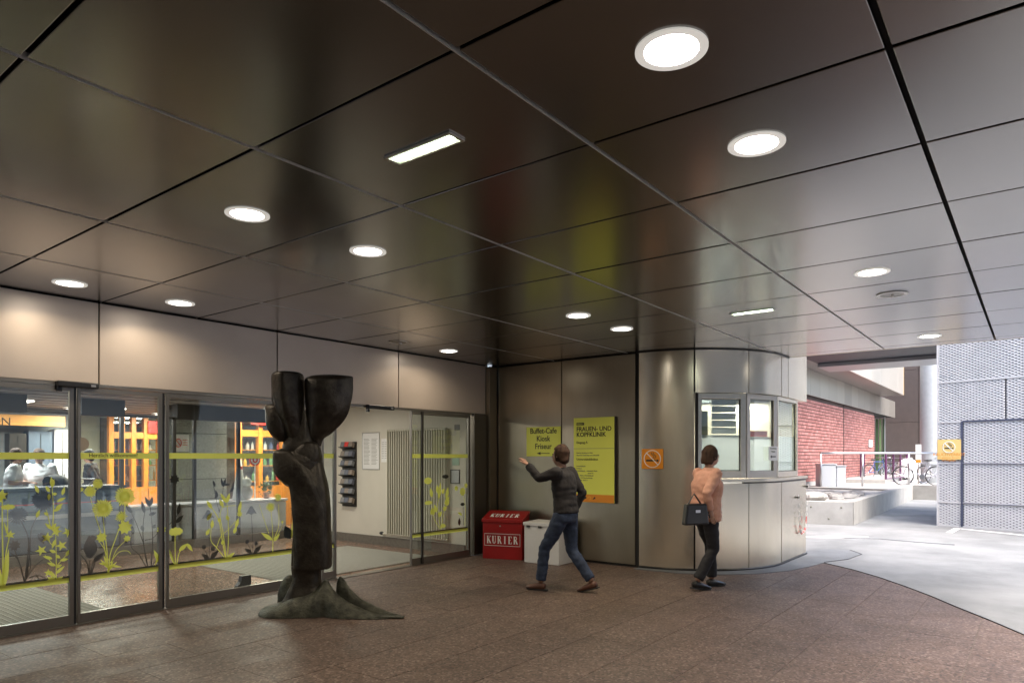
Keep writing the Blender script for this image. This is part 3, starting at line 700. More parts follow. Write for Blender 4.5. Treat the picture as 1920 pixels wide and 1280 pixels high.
# ------------------------------------------------------------------ glass front: leaves, bands and plant decals
def gx(px): return on_y(px, 855, YG).x
class Decal:
    def __init__(s, y): s.lime = MB(); s.dark = MB(); s.y = y; s.k = 0
    def P(s, px, py, off): p = on_y(px, py, YG); return Vector((p.x, s.y-off, p.z))
    def poly(s, pts, dark=False):
        b = s.dark if dark else s.lime; s.k += 1
        off = (.0042 if not dark else -.0072)+(.00012*(s.k % 12))*(1 if not dark else -1)
        b.add([(p.x, s.y-off, p.z) for p in pts], [tuple(range(len(pts)))])
    def pt(s, px, py): return on_y(px, py, YG)
    def stem(s, path, w=.008, dark=False):
        P = [s.pt(*p) for p in path]
        # smooth
        Q = []
        for i in range(len(P)-1):
            p0, p1, p2, p3 = P[max(i-1,0)], P[i], P[i+1], P[min(i+2,len(P)-1)]
            for k in range(5):
                t_ = k/5; Q.append(.5*((2*p1)+(-p0+p2)*t_+(2*p0-5*p1+4*p2-p3)*t_*t_+(-p0+3*p1-3*p2+p3)*t_**3))
        Q.append(P[-1])
        L_ = []; R_ = []
        for i, q in enumerate(Q):
            t_ = (Q[min(i+1,len(Q)-1)]-Q[max(i-1,0)]); t_.y = 0; t_.normalize(); n_ = Vector((-t_.z, 0, t_.x)); ww = w*(1-.45*i/len(Q))/1.0
            L_.append(q+n_*ww/2); R_.append(q-n_*ww/2)
        for i in range(len(Q)-1): s.k -= 1; s.poly([L_[i], L_[i+1], R_[i+1], R_[i]], dark); s.k += 0
        s.k += 1
    def leaf(s, a, b, w=.02, dark=False, bend=0):
        A = s.pt(*a); B = s.pt(*b); d = B-A; n_ = Vector((-d.z, 0, d.x)).normalized(); pts = []
        for k in range(9):
            t_ = k/8; pts.append(A+d*t_+n_*(w*math.sin(PI*t_**.8)+bend*math.sin(PI*t_)))
        for k in range(7, 0, -1):
            t_ = k/8; pts.append(A+d*t_-n_*(w*math.sin(PI*t_**.8)-bend*math.sin(PI*t_)))
        s.poly(pts, dark)
    def star(s, c, r, n=5, inner=.42, dark=False, rot=.3):
        C = s.pt(*c); 
        s.poly([C+Vector((math.cos(rot+k*PI/n), 0, math.sin(rot+k*PI/n)))*(r if k % 2 == 0 else r*inner) for k in range(2*n)], dark)
    def spiky(s, c, r, n=22, dark=False):
        C = s.pt(*c)
        for k in range(n):
            a = 2*PI*k/n; d = Vector((math.cos(a), 0, math.sin(a))); m_ = Vector((-math.sin(a), 0, math.cos(a)))
            rr = r*random.uniform(.82, 1.05)
            s.poly([C+d*r*.12, C+d*rr*.8+m_*r*.09, C+d*rr, C+d*rr*.8-m_*r*.09], dark)
        s.star(c, r*.55, 12, .8, dark)
    def umbel(s, c, w, h, dark=False):
        C = s.pt(*c); s.poly([C+Vector((math.cos(2*PI*k/20)*w, 0, math.sin(2*PI*k/20)*h*(1.0+.12*((k % 2)*2-1)))) for k in range(20)], dark)
    def finish(s, parent):
        if s.lime.f: s.lime.build('plant_decal', M_LIME, parent)
        if s.dark.f: s.dark.build('plant_decal', M_DARKREFL, parent, label='dark painted reflections of the plant decals on the glass')  # dark set paints the reflected, shaded copies of the decals

def plant_A(d):
    d.stem([(6,1105),(5,1040),(4,985),(4,925)], .012); d.leaf((5,1108),(16,1028), .022); d.leaf((3,1106),(-6,1050), .018)
    d.star((2,928), .055, 6, .5); d.star((-2,936), .04, 6, .5); d.umbel((15,950), .05, .022); d.stem([(14,1000),(14,955)], .007)
    d.star((18,1002), .042, 6, .45); d.stem([(7,1070),(12,1030),(18,1004)], .01); d.leaf((14,1000),(7,978), .008)
    d.stem([(105,1090),(105,1045),(104,1000)], .008)
    for c in ((88,1007),(77,1031),(115,1022),(105,996),(127,997)): d.star(c, .05, 5, .4, rot=random.uniform(0,1))
    for a, b in (((104,1010),(97,1028)),((104,1035),(92,1030)),((104,1040),(113,1046)),((98,1047),(80,1042)),((104,1060),(88,1054)),((104,1063),(116,1058)),((112,1050),(128,1047)),((104,1082),(90,1068)),((104,1086),(92,1084)),((104,1088),(118,1080)),((104,1075),(121,1060)),((124,1042),(129,1030))): d.leaf(a, b, .014)
    d.stem([(104,1062),(122,1042),(128,1034)], .006); d.stem([(98,1022),(88,1010)], .006); d.stem([(100,1058),(84,1040)], .006); d.star((90,1073), .035, 5, .45); d.star((95,1085), .04, 6, .45)
    d.stem([(98,992),(100,955),(98,925),(97,905)], .008); d.stem([(95,992),(90,968),(86,955)], .007)
    for a, b in (((97,912),(96,893)),((97,914),(101,897)),((93,922),(85,910)),((72,924),(65,908)),((98,926),(107,925)),((116,928),(121,912)),((106,940),(123,932)),((104,953),(118,943)),((98,992),(84,980)),((98,993),(113,986)),((97,990),(105,980)),((90,965),(82,960)),((100,958),(116,950)),((92,925),(91,938)),((68,970),(74,955))): d.leaf(a, b, .014)
    # dark
    d.stem([(47,1092),(52,1050),(54,1010),(42,980),(34,968)], .012, True); d.stem([(50,1085),(56,1040),(60,990),(78,955)], .010, True)
    d.spiky((81,938), .10, 26, True); d.spiky((34,966), .085, 22, True)
    for pth in ([(47,1092),(35,1050),(20,1036)], [(49,1086),(65,1062),(82,1048)], [(55,1083),(70,1078),(86,1083)], [(50,1080),(58,1062),(57,1045)], [(68,1077),(76,1088)], [(52,1030),(65,1035),(72,1028)], [(36,1052),(28,1030),(27,1018)]): d.stem(pth, .010, True)
    d.star((28,1022), .05, 8, .6, True); d.leaf((9,940),(14,918), .014, True); d.leaf((72,1000),(84,1020), .02, True); d.leaf((76,998),(90,1014), .02, True)
def plant_B(d):
    d.stem([(205,1068),(206,1040),(218,1005),(232,965),(234,945)], .010); d.stem([(203,1072),(200,1030),(195,990),(193,965)], .010); d.stem([(203,1068),(192,1010),(178,965),(169,932)], .008); d.stem([(203,1075),(203,1060)], .02)
    for c, r in (((234,930),.105),((193,953),.10),((169,921),.06),((183,907),.052)): d.spiky(c, r, 24)
    d.spiky((227,968), .06, 16)
    d.star((234,988), .07, 8, .7); d.star((190,1007), .05, 8, .7); d.star((238,1009), .035, 7, .7); d.star((152,917), .025, 6, .6)
    d.stem([(208,1055),(218,1030),(236,1012)], .007); d.stem([(206,1055),(222,1035),(238,1032),(245,1038)], .007); d.stem([(203,1050),(196,1030),(186,1015)], .007)
    for a, b in (((203,1065),(188,1048)),((203,1068),(219,1052)),((203,1070),(212,1050)),((203,1064),(194,1040)),((200,1058),(185,1055)),((206,1060),(228,1062))): d.leaf(a, b, .010)
    d.stem([(192,950),(192,925),(192,906)], .006, True); d.star((192,901), .028, 4, .4, True, 0); d.star((201,928), .025, 4, .4, True, 0); d.stem([(199,945),(201,930)], .005, True)
    d.stem([(181,955),(181,905)], .012, True)
    d.leaf((172,1045),(168,1003), .06, True); d.leaf((168,1010),(183,1008), .03, True); d.leaf((170,1046),(166,1030), .03, True)
    for pth in ([(168,1078),(164,1055),(152,1040)], [(171,1078),(175,1055),(190,1038),(200,1034)], [(169,1078),(169,1050)], [(172,1076),(180,1050)]): d.stem(pth, .012, True)
    d.leaf((150,1075),(151,1040), .012, True); d.leaf((176,1052),(196,1035), .025, True); d.leaf((198,985),(192,966), .02, True); d.leaf((187,985),(184,975), .015, True)
    d.stem([(278,1064),(270,1020),(269,985),(273,955)], .012, True); d.stem([(284,1064),(287,1010),(284,965),(280,935),(279,915)], .010, True); d.stem([(275,1064),(262,1040),(247,1025),(247,1000)], .010, True)
    d.stem([(269,1016),(256,980),(245,958)], .008, True); d.stem([(272,1012),(288,1008),(302,990)], .008, True); d.stem([(285,1062),(294,1050),(305,1052)], .01, True)
    for a, b in (((272,962),(266,938)),((282,950),(272,930)),((283,948),(286,930)),((248,962),(236,945)),((280,965),(294,960)),((242,985),(249,970)),((250,1002),(249,985)),((266,985),(270,996)),((296,1002),(303,985)),((244,958),(240,948)),((288,990),(292,982)),((235,1018),(240,1010))): d.leaf(a, b, .018, True)
    d.leaf((300,1055),(288,1030), .02); d.leaf((300,1035),(290,1060), .012)
def plant_C(d):
    d.umbel((329,996), .075, .042); d.stem([(329,1060),(328,1030),(328,1000)], .010); d.stem([(331,1058),(336,1035),(348,1022),(360,1030)], .010)
    d.leaf((335,1032),(352,1018), .022); d.leaf((350,1018),(361,1033), .018); d.leaf((327,1058),(316,1028), .014); d.stem([(328,1058),(322,1040),(314,1030)], .009)
    d.star((302,992), .05, 8, .7)
    d.stem([(423,1048),(416,1010),(410,975),(397,952),(390,945)], .012); d.stem([(424,1048),(418,1000),(412,965),(418,948)], .010); d.stem([(426,1048),(428,1005),(427,970),(425,940)], .010); d.stem([(420,1044),(405,1025),(395,1012),(396,985)], .010)
    d.stem([(405,1028),(414,1005),(430,990),(442,975)], .008); d.stem([(418,950),(428,948),(442,947)], .007)
    for a, b in (((397,953),(387,938)),((418,950),(411,935)),((424,942),(413,924)),((425,942),(430,924)),((397,990),(398,973)),((386,1003),(393,990)),((388,975),(397,960)),((428,975),(424,965)),((441,990),(447,970)),((447,962),(452,938)),((415,1020),(420,1012)),((424,1047),(440,1035)),((438,1000),(443,985)),((409,978),(413,970))): d.leaf(a, b, .020)
    d.spiky((521,932), .055, 18); d.spiky((507,950), .062, 18); d.stem([(511,1036),(511,1000),(508,960)], .010); d.stem([(513,1010),(522,985),(522,945)], .009)
    d.leaf((511,1012),(489,998), .024); d.leaf((513,1014),(524,1000), .02); d.star((529,978), .022, 5, .5); d.stem([(513,1013),(524,995),(530,980)], .006); d.star((449,963), .04, 8, .5)
    d.stem([(504,1000),(492,965),(486,945)], .007)
    # dark
    for cx, cy_, by in ((472,960,1037),(391,968,1047)):
        d.stem([(cx+3,by),(cx+2,by-35),(cx,cy_)], .008, True); C = d.pt(cx, cy_)
        d.poly([C+Vector((-.07,0,-.02)), C+Vector((-.04,0,.025)), C+Vector((-.012,0,.07)), C+Vector((.012,0,.07)), C+Vector((.04,0,.025)), C+Vector((.07,0,-.02)), C+Vector((.03,0,-.012)), C+Vector((0,0,-.028)), C+Vector((-.03,0,-.012))], True)
        d.umbel((cx-8, by-22), .024, .024, True); d.umbel((cx+9, by-19), .024, .024, True); d.stem([(cx+2,by),(cx-7,by-18)], .007, True); d.stem([(cx+4,by),(cx+9,by-16)], .007, True)
        d.leaf((cx+2,by),(cx-13,by-9), .022, True); d.leaf((cx+4,by),(cx+20,by-16), .026, True)
    d.stem([(412,960),(405,930),(401,908)], .008, True); d.stem([(412,958),(418,925),(420,905)], .007, True)
    for a, b in (((404,912),(400,900)),((409,932),(405,918)),((419,912),(415,895)),((420,912),(424,895)),((420,908),(433,908)),((436,920),(439,902)),((432,922),(440,914)),((404,935),(408,925))): d.leaf(a, b, .014, True)
    d.leaf((334,965),(338,942), .02, True); d.stem([(316,985),(330,970),(337,958)], .008, True); d.star((328,898), .055, 9, .65, True); d.leaf((330,980),(345,965), .022, True)
    d.leaf((545,1010),(535,985), .06, True); d.stem([(545,1005),(548,955)], .008, True); d.star((549,953), .03, 5, .5, True); d.leaf((546,1010),(552,960), .018)
    d.spiky((575,940), .06, 18); d.stem([(578,1025),(575,950)], .009)
def plant_D(d):
    d.stem([(826,992),(822,965),(820,945),(826,925)], .012); d.stem([(826,992),(832,960),(836,935)], .010); d.stem([(824,990),(811,965),(810,935)], .010)
    for a, b in (((810,932),(806,913)),((812,952),(807,965)),((822,935),(826,903)),((821,925),(819,908)),((828,925),(833,915)),((836,935),(840,912)),((833,945),(842,930)),((830,955),(838,950)),((818,960),(814,945)),((822,968),(828,958)),((813,965),(810,950)),((826,985),(836,985)),((836,948),(842,936))): d.leaf(a, b, .034)
    d.umbel((802,901), .08, .05); d.umbel((803,942), .08, .03); d.star((867,921), .07, 8, .8); d.star((855,915), .05, 6, .6); d.star((873,910), .05, 6, .6); d.stem([(871,986),(872,950),(868,925)], .012); d.leaf((866,965),(858,960), .02)
    d.umbel((868,945), .05, .025, True); d.stem([(870,984),(869,950)], .01, True); d.leaf((862,985),(862,970), .03, True); d.umbel((836,893), .07, .03, True)

def leafpanel(px0, px1, label, name='sliding_door', frame_l=.025, frame_r=.035, plants=None, y=YG, bands=True, group='glass panels of the entrance front', cat='glass door', dark_r=False):
    x0, x1 = gx(px0), gx(px1)
    t = empty(name, ((x0+x1)/2, y, 0), 0, label, cat, group)
    f = MB(); z1 = fz0-.035
    f.box(x0, x0+frame_l, y-.02, y+.02, .012, z1); f.box(x1-frame_r, x1, y-.02, y+.02, .012, z1)
    f.box(x0+frame_l, x1-frame_r, y-.02, y+.02, .012, .10); f.box(x0+frame_l, x1-frame_r, y-.02, y+.02, z1-.045, z1)
    f.build('frame', M_DFR, t, bevel=.002)
    if dark_r: MB().box(x1+.001, x1+.022, y-.016, y+.016, .012, z1).build('seal', M_BLACK, t)
    MB().box(x0+frame_l, x1-frame_r, y-.004, y+.004, .10, z1-.045).build('glass', M_GLASS, t)
    if bands:
        xa, xb = x0+frame_l+.001, x1-frame_r-.001
        MB().add([(xa,y-.0048,1.525),(xb,y-.0048,1.525),(xb,y-.0048,1.583),(xa,y-.0048,1.583)],[(0,1,2,3)]).build('band', M_LIME, t)
        MB().add([(xa,y-.0048,.395),(xb,y-.0048,.395),(xb,y-.0048,.44),(xa,y-.0048,.44)],[(0,1,2,3)]).build('band', M_LIME, t)
        MB().box(xa, xb, y+.0072, y+.0082, .425, .457).build('band', M_DARKREFL, t, label='dark painted reflection of the lower lime band')  # dark strip painted for the lime band's reflection in the glazing
    if plants:
        d = Decal(y); plants(d); d.finish(t)
    return t
p1 = leafpanel(-170, 137, 'leftmost sliding glass panel with lime plant decals, cut by the left picture edge', plants=plant_A, dark_r=True)
p2 = leafpanel(144, 303, 'second sliding glass panel from the left, with Herzlich willkommen on its band', plants=plant_B, dark_r=True)
text('Herzlich willkommen!', .052, M_INK, p2, (gx(166), YG-.0055, 1.543), (1,0,0), (0,0,1), sx=.95)
p3 = leafpanel(311, 600, 'wide glass panel behind the sculpture with lime plant decals', plants=plant_C)
p3b = leafpanel(607, 634, 'narrow glass panel right of the sculpture with a short lime band', y=YG+.05)
p5 = leafpanel(770, 879, 'rightmost glass panel next to the metal corner, with lime plant decals', plants=plant_D, frame_l=.012, frame_r=.03)
MB().box(gx(787), gx(787)+.035, YG-.045, YG-.021, .012, fz0-.035).build('mullion', M_ALUD, p5)
# floor track and threshold
struct(MB().box(-3.8, 8.08, YG-.045, YG+.075, -.02, .008).build('threshold', M_DFR))
# round sticker on second panel, door sensors, floor stopper
C = on_y(153, 832, YG)
stk = MB(); stk.prism([(C.x+math.cos(2*PI*k/28)*.062, YG-.0054, C.z+math.sin(2*PI*k/28)*.062) for k in range(28)], (0,.0008,0)); o = stk.build('round_sticker', mat('sticker', (.35, .30, .24), .5), p2)
def sensor(px0, px1, z0, label):
    x0, x1 = gx(px0), gx(px1)
    t = empty('door_sensor', ((x0+x1)/2, YG-.06, z0), 0, label, 'door sensor', 'black motion sensors over the glass doors')
    MB().box(x0, x1, YG-.10, YG-.031, z0, z0+.055).build('housing', M_BLACK, t, bevel=.01)
    MB().box(x1-.07, x1-.03, YG-.103, YG-.1, z0+.015, z0+.035).build('lens', M_ALU, t)
    MB().box(x0+.01, x0+.05, YG-.06, YG-.032, z0-.04, z0).build('bracket', M_BLACK, t)
sensor(100, 178, 2.175, 'black motion sensor above the first two glass panels at left')
sensor(682, 731, 2.175, 'black motion sensor above the open doorway right of the sculpture')
sy_ = YG+.10; sa, sb = on_y(447, 1095, sy_).x, on_y(471, 1095, sy_).x
t = empty('door_stopper', ((sa+sb)/2, sy_, 0), 0, 'small black wedge shaped door stopper on the floor behind the glass, left of the sculpture', 'door stopper')
MB().prism([(sa-.03, sy_, .0),(sb, sy_, 0),(sb, sy_, .195),(sa+.045, sy_, .195),(sa+.03, sy_, .13),(sa-.01, sy_, .09)], (0,.06,0)).build('wedge', M_BLACK, t)

# ------------------------------------------------------------------ vestibule and lobby behind the glass
YI = 11.4
sheetf = MB(); sheetf.box(-3.8, 12, YG+.08, 22, -.03, 0); struct(sheetf.build('floor_inside', M_GRANI))
mt = struct(bpy.data.objects.new('entrance_mat', None)); COL.objects.link(mt)
MB().box(-2.0, 2.95, YG+.3, YG+2.7, .0005, .010).build('mat_field', M_MAT, mt)
MB().box(4.95, 7.6, YG+.25, YG+2.4, .0005, .010).build('mat_field', M_MAT, mt)
rb = MB()
for k in range(40): rb.box(4.97+k*.066, 4.985+k*.066, YG+.27, YG+2.38, .010, .014)
for k in range(60): rb.box(-.6+k*.059, -.585+k*.059, YG+.32, YG+2.68, .010, .014)
o = rb.build('mat_rib', mat('mat_rib', (.34, .33, .29), .8), mt); o['kind'] = 'stuff'
struct(MB().box(-3.8, 12, YG+.08, 20, 2.5, 2.6).build('ceiling_inside', mat('grey_ceiling', (.24, .24, .22), .7)))
cs = MB()
for k in range(16): cs.box(-3.8, 12, YG+.3+k*.6, YG+.31+k*.6, 2.492, 2.4995)
struct(cs.build('ceiling_batten', M_ALUD))
def ceil_fix(x, y, sx, sy, label, e, col=(1, .93, .8)):
    t = empty('recessed_light', (x, y, 2.49), 0, label, 'ceiling light', 'lights in the lobby ceiling')
    MB().box(x-sx, x+sx, y-sy, y+sy, 2.47, 2.4905).build('diffuser', MATS.get('lobby_lens') or lampmat('lobby_lens', (1, .95, .85), 2), t)
    f = MB(); f.box(x-sx-.02, x-sx-.001, y-sy, y+sy, 2.465, 2.491); f.box(x+sx+.001, x+sx+.02, y-sy, y+sy, 2.465, 2.491); f.build('frame', M_WHITE, t)
    l = bpy.data.lights.new('lobby_lamp', 'AREA'); l.shape = 'RECTANGLE'; l.size = sx*2; l.size_y = sy*2; l.energy = e*.5; l.color = col
    lo = bpy.data.objects.new('lobby_lamp', l); COL.objects.link(lo); lo.location = (x, y, 2.46)
ceil_fix(3.9, 9.3, .15, .3, 'white lit lobby ceiling light seen through the second glass panel', 22)
ceil_fix(6.4, 9.0, .15, .3, 'lit vestibule ceiling light above the doorway mat', 12)
ceil_fix(1.2, 9.3, .15, .3, 'lit vestibule ceiling light at far left', 16)
ceil_fix(5.6, 14.6, .4, .4, 'lit lobby ceiling light in front of the white wall', 60)
ceil_fix(3.8, 13.8, .4, .4, 'lit lobby ceiling light above the reception staff', 60, (.95, .97, 1))
ceil_fix(8.2, 12.6, .4, .3, 'lit lobby ceiling light above the orange shop', 70)
ceil_fix(7.4, 15.2, .3, .3, 'lit lobby ceiling light by the orange display frames', 50)
# side wall with radiator
XS = 8.06
wall_s = struct(MB().box(XS, XS+.12, YG+.09, YI+.06, 0, 2.5).build('wall_side', M_INNW))
MB().box(XS-.018, XS-.0015, YG+.1, YI-.06, 0, .155).build('skirting', M_SKIRT, wall_s)
# radiator
ra = on_x(728, 806, XS-.06); rb_ = on_x(835, 1013, XS-.06)
y_l, y_r = ra.y, rb_.y
t = empty('radiator', (XS-.06, (y_l+y_r)/2, .2), 0, 'tall cream column radiator on the vestibule wall', 'radiator')
N = 25
mcol = MB().box(-.03, .03, -.0095, .0095, 0, 1).mesh('fin')
for k in range(N):
    yy = y_l+(y_r-y_l)*k/(N-1); o = bpy.data.objects.new('fin', mcol if k else mcol); COL.objects.link(o); o.parent = t
    o.location = (0, yy-(y_l+y_r)/2, .02); o.scale = (1, 1, 1.78)
mcol.materials.append(M_RAD)
MB().tube([(XS-.06, y_l+.02, 1.99),(XS-.06, y_r-.02, 1.99)], .022, 10).build('header_pipe', M_RAD, t)
MB().tube([(XS-.06, y_l+.14, .215),(XS-.06, y_r-.05, .215)], .016, 10).build('header_pipe', M_RAD, t)
MB().ball((XS-.06, y_l+.17, .22), (.03,.05,.03)).build('valve', M_BLACK, t, smooth=True)
def sheet_x(name, pa, pb, label, cat, m=M_PAPER, lines=10, x=XS, frame=None, colm=M_INKG):
    A = on_x(*pa, x-.004); B = on_x(*pb, x-.004)
    t = empty(name, (x-.003, (A.y+B.y)/2, B.z), 0, label, cat)
    MB().box(x-.006, x-.002, B.y, A.y, B.z, A.z).build('sheet', m, t)
    if frame:
        f = MB(); e = .012
        for a, b_, c_, d_ in ((B.y-e, A.y+e, A.z, A.z+e), (B.y-e, A.y+e, B.z-e, B.z), (B.y-e, B.y, B.z, A.z), (A.y, A.y+e, B.z, A.z)): f.box(x-.012, x-.002, a, b_, c_, d_)
        f.build('frame', frame, t)
    if lines:
        mb = MB(); w = A.y-B.y; h = A.z-B.z
        for k in range(lines):
            zz = A.z-h*(.16+.74*k/lines)
            for c0, c1 in ((.08,.46),(.54,.92)): mb.box(x-.0072, x-.0062, A.y-w*(c0+(c1-c0)*random.uniform(.7,1)), A.y-w*c0, zz-.004, zz+.002)
        mb.build('print', colm, t)
    return t
t = sheet_x('wall_notice', (680,812), (711,879), 'framed house rules notice with two text columns on the vestibule wall', 'notice', frame=M_ALU, lines=20)
sheet_x('wall_notice', (715,822), (727,866), 'plain paper notice between the framed notice and the radiator', 'notice', lines=10)
sheet_x('wall_sign_small', (848,854), (861,872), 'small green emergency exit sign on the vestibule wall', 'sign', m=mat('exit_green', (.35, .5, .4), .5), lines=0)
sheet_x('switch_plate', (852,796), (862,806), 'small dark switch plate high on the wall right of the radiator', 'switch plate', m=M_ALUD, lines=0)
sheet_x('small_case', (846,881), (861,905), 'small grey framed case on the wall below the exit sign', 'case', m=M_ALU, lines=0, frame=M_ALUD)
# brochure rack
A = on_x(636, 828, XS-.1); B = on_x(661, 950, XS-.1)
t = empty('brochure_rack', (XS-.09, (A.y+B.y)/2, B.z), 0, 'dark wall rack full of leaflets with a red top pocket in the vestibule', 'brochure rack')
MB().box(XS-.03, XS-.003, B.y, A.y, B.z, A.z).build('back_plate', M_ALUD, t)
mm = [mat('leaflet_a', (.2,.2,.21), .5), mat('leaflet_b', (.12,.13,.17), .5), mat('leaflet_c', (.25,.2,.16), .5)]
for k in range(7):
    z = B.z+.03+(A.z-B.z-.1)*k/6.4
    MB().prism([(XS-.03, A.y-.01, z),(XS-.13, A.y-.01, z+.035),(XS-.13, A.y-.01, z+.045),(XS-.03, A.y-.01, z+.012)], (0, B.y-A.y+.02, 0)).build('tray', M_BLACK, t)
    for q in range(3):
        yy = A.y-.02-(A.y-B.y-.04)*(q+1)/3
        MB().prism([(XS-.05, yy, z+.025),(XS-.11, yy, z+.05),(XS-.085, yy, z+.135),(XS-.03, yy, z+.11)], (0,(A.y-B.y-.04)/3-.012,0)).build('leaflet', (M_REDL if q == 1 else mm[q]) if k == 6 else mm[(k+q) % 3], t)
# inner glass wall
def iy(px, py, y): return on_y(px, py, y)
inner = empty('inner_glass_front', (6, YI, 0), 0, 'inner glass partition with dark header between vestibule and lobby', 'glass partition')
xs = [0.4, 2.2, on_y(147,855,YI).x, on_y(228,855,YI).x, on_y(326,855,YI).x, on_y(364,855,YI).x, on_y(447,855,YI).x, on_y(612,855,YI).x, XS-.02]
fm = MB().box(xs[0], xs[-1], YI-.05, YI+.03, 0, .14).build('bottom_rail', M_SKIRT, inner)
for i, x in enumerate(xs[1:-1]): MB().box(x-.025, x+.025, YI-.03, YI+.03, .14, 2.16).build('mullion', M_ALUD if i > 2 else mat('grey_mull', (.14,.13,.12), .4, .5), inner)
for i in range(len(xs)-1): MB().box(xs[i]+.026, xs[i+1]-.026, YI-.004, YI+.004, .14, 2.16).build('pane', M_GLASS, inner)
for px0, px1 in ((-160,45),(147,228),(326,520)):
    a, b_ = on_y(px0,855,YI).x, on_y(px1,855,YI).x; MB().box(a, b_, YI-.12, YI+.05, 2.165, 2.42).build('door_header', mat('header_brown', (.03,.026,.022), .6), inner)
MB().box(xs[0], xs[-1], YI-.02, YI+.02, 2.165, 2.2).build('top_rail', M_ALUD, inner)
# opaque strip above
# lobby : pillar of grey stone slabs
x0, x1 = on_y(325,855,12.6).x, on_y(425,855,12.6).x
pil = empty('stone_pillar', ((x0+x1)/2, 12.9, 0), 0, 'grey stone clad pillar inside the lobby left of the orange shop', 'pillar')
MB().box(x0+.01, x1-.01, 12.615, 13.2, 0, 2.5).build('core', M_VOID, pil)
zz = [0, .42, .74, 1.12, 1.98, 2.5]
for a, b_ in zip(zz, zz[1:]): MB().box(x0, x1, 12.6, 12.63, a+.006, b_-.006).build('stone_slab', M_STONE, pil)
A = on_y(325,814,12.58); B = on_y(354,846,12.58)
t = empty('notice_board', ((A.x+B.x)/2, 12.58, B.z), 0, 'white notice with red no smoking ring on the stone pillar', 'notice')
MB().box(A.x+.005, B.x, 12.575, 12.595, B.z, A.z).build('board', M_PAPER, t)
rr = MB(); cc = Vector((A.x+.09, 12.572, (A.z+B.z)/2)); rr.tube([cc+Vector((.055*math.cos(k*PI/10), 0, .075*math.sin(k*PI/10))) for k in range(20)], .008, 5, closed=True); rr.tube([cc+Vector((-.04,0,.05)), cc+Vector((.04,0,-.05))], .008, 5); rr.build('prohibition_ring', M_REDL, t)
mb = MB()
for k in range(3): mb.box(A.x+.17, B.x-.03, 12.571, 12.574, cc.z+.05-k*.045, cc.z+.06-k*.045)
mb.build('print', M_REDL, t)
# reception counter, sign band, back panels
cx0, cx1 = 1.6, on_y(232,855,11.9).x
rc = empty('reception_counter', (3.5, 12.1, 0), 0, 'blue grey reception counter behind the left glass panels', 'counter')
MB().box(cx0, cx1, 11.9, 12.4, .1, 1.03).build('front', M_BLUEG, rc, bevel=.01)
MB().box(cx0-.02, cx1+.03, 11.86, 12.5, 1.031, 1.08).build('counter_top', mat('counter_top', (.10,.12,.15), .25), rc, bevel=.006)
MB().box(cx0, cx1, 11.89, 11.899, .60, .66).build('trim_strip', M_LILAC, rc); MB().box(cx0, cx1, 11.95, 12.4, 0, .099).build('plinth', M_BLACK, rc)
MB().box(cx0, cx1, 11.89, 11.899, .82, .835).build('trim_strip', M_REDL, rc)
lc = empty('display_counter', (7, 12.2, 0), 0, 'long low pale display counter in front of the shop behind the glass', 'counter')
MB().box(cx1+.1, XS-.1, 11.75, 12.3, .1, .68).build('front', M_LILAC, lc, bevel=.02); MB().box(cx1+.08, XS-.08, 11.72, 12.34, .681, .72).build('counter_top', M_LILAC, lc, bevel=.006)
MB().box(cx1+.1, XS-.1, 11.78, 12.3, 0, .099).build('plinth', M_SKIRT, lc)
# lobby back walls
struct(MB().box(-2, 5.7, 16.0, 16.1, 0, 2.5).build('wall_reception', mat('blue_grey_wall', (.22,.24,.24), .5, var=.05)))
struct(MB().box(5.7, 12, 17.2, 17.3, 0, 2.5).build('wall_lobby', mat('cream_wall', (.72,.71,.56), .7)))
struct(MB().box(11.8, 11.9, 11.5, 17.2, 0, 2.5).build('wall_lobby_side', M_INNW))
A = on_y(-170, 781, 15.4); B = on_y(122, 799, 15.4)
t = empty('reception_sign', ((A.x+B.x)/2, 15.4, B.z), 0, 'orange header band above the reception lettered INFORMATION', 'sign')
MB().box(A.x, B.x, 15.4, 15.55, on_y(100,799,15.4).z, on_y(100,780,15.4).z).build('board', mat('pale_orange', (.8,.38,.10), .5), t)
ep = on_y(21, 795, 15.4)
text('INFORMATION', .21, M_INK, t, (ep.x, 15.397, on_y(20,797,15.4).z), (1,0,0), (0,0,1), 'RIGHT')
# cabinets behind the reception
for k, (pa, pb, m_) in enumerate((((10,812),(44,950), M_ALUD),((46,808),(92,950), M_BLUEG),((94,805),(125,850), M_LILAC))):
    a, b_ = on_y(*pa, 15.9), on_y(*pb, 15.9)
    t = empty('cabinet', ((a.x+b_.x)/2, 15.8, 0), 0, ['dark narrow cabinet behind the reception at far left', 'blue grey cabinet behind the reception staff', 'pale cabinet right of the reception staff'][k], 'cabinet', 'cabinets behind the reception')
    MB().box(a.x+.01, b_.x-.01, 15.7, 15.98, 0, a.z).build('body', m_, t); MB().box((a.x+b_.x)/2-.006, (a.x+b_.x)/2+.006, 15.694, 15.699, .1, a.z-.05).build('door_gap', M_BLACK, t)
    MB().box((a.x+b_.x)/2+.03, (a.x+b_.x)/2+.045, 15.68, 15.699, 1.0, 1.2).build('handle', M_STEEL, t)
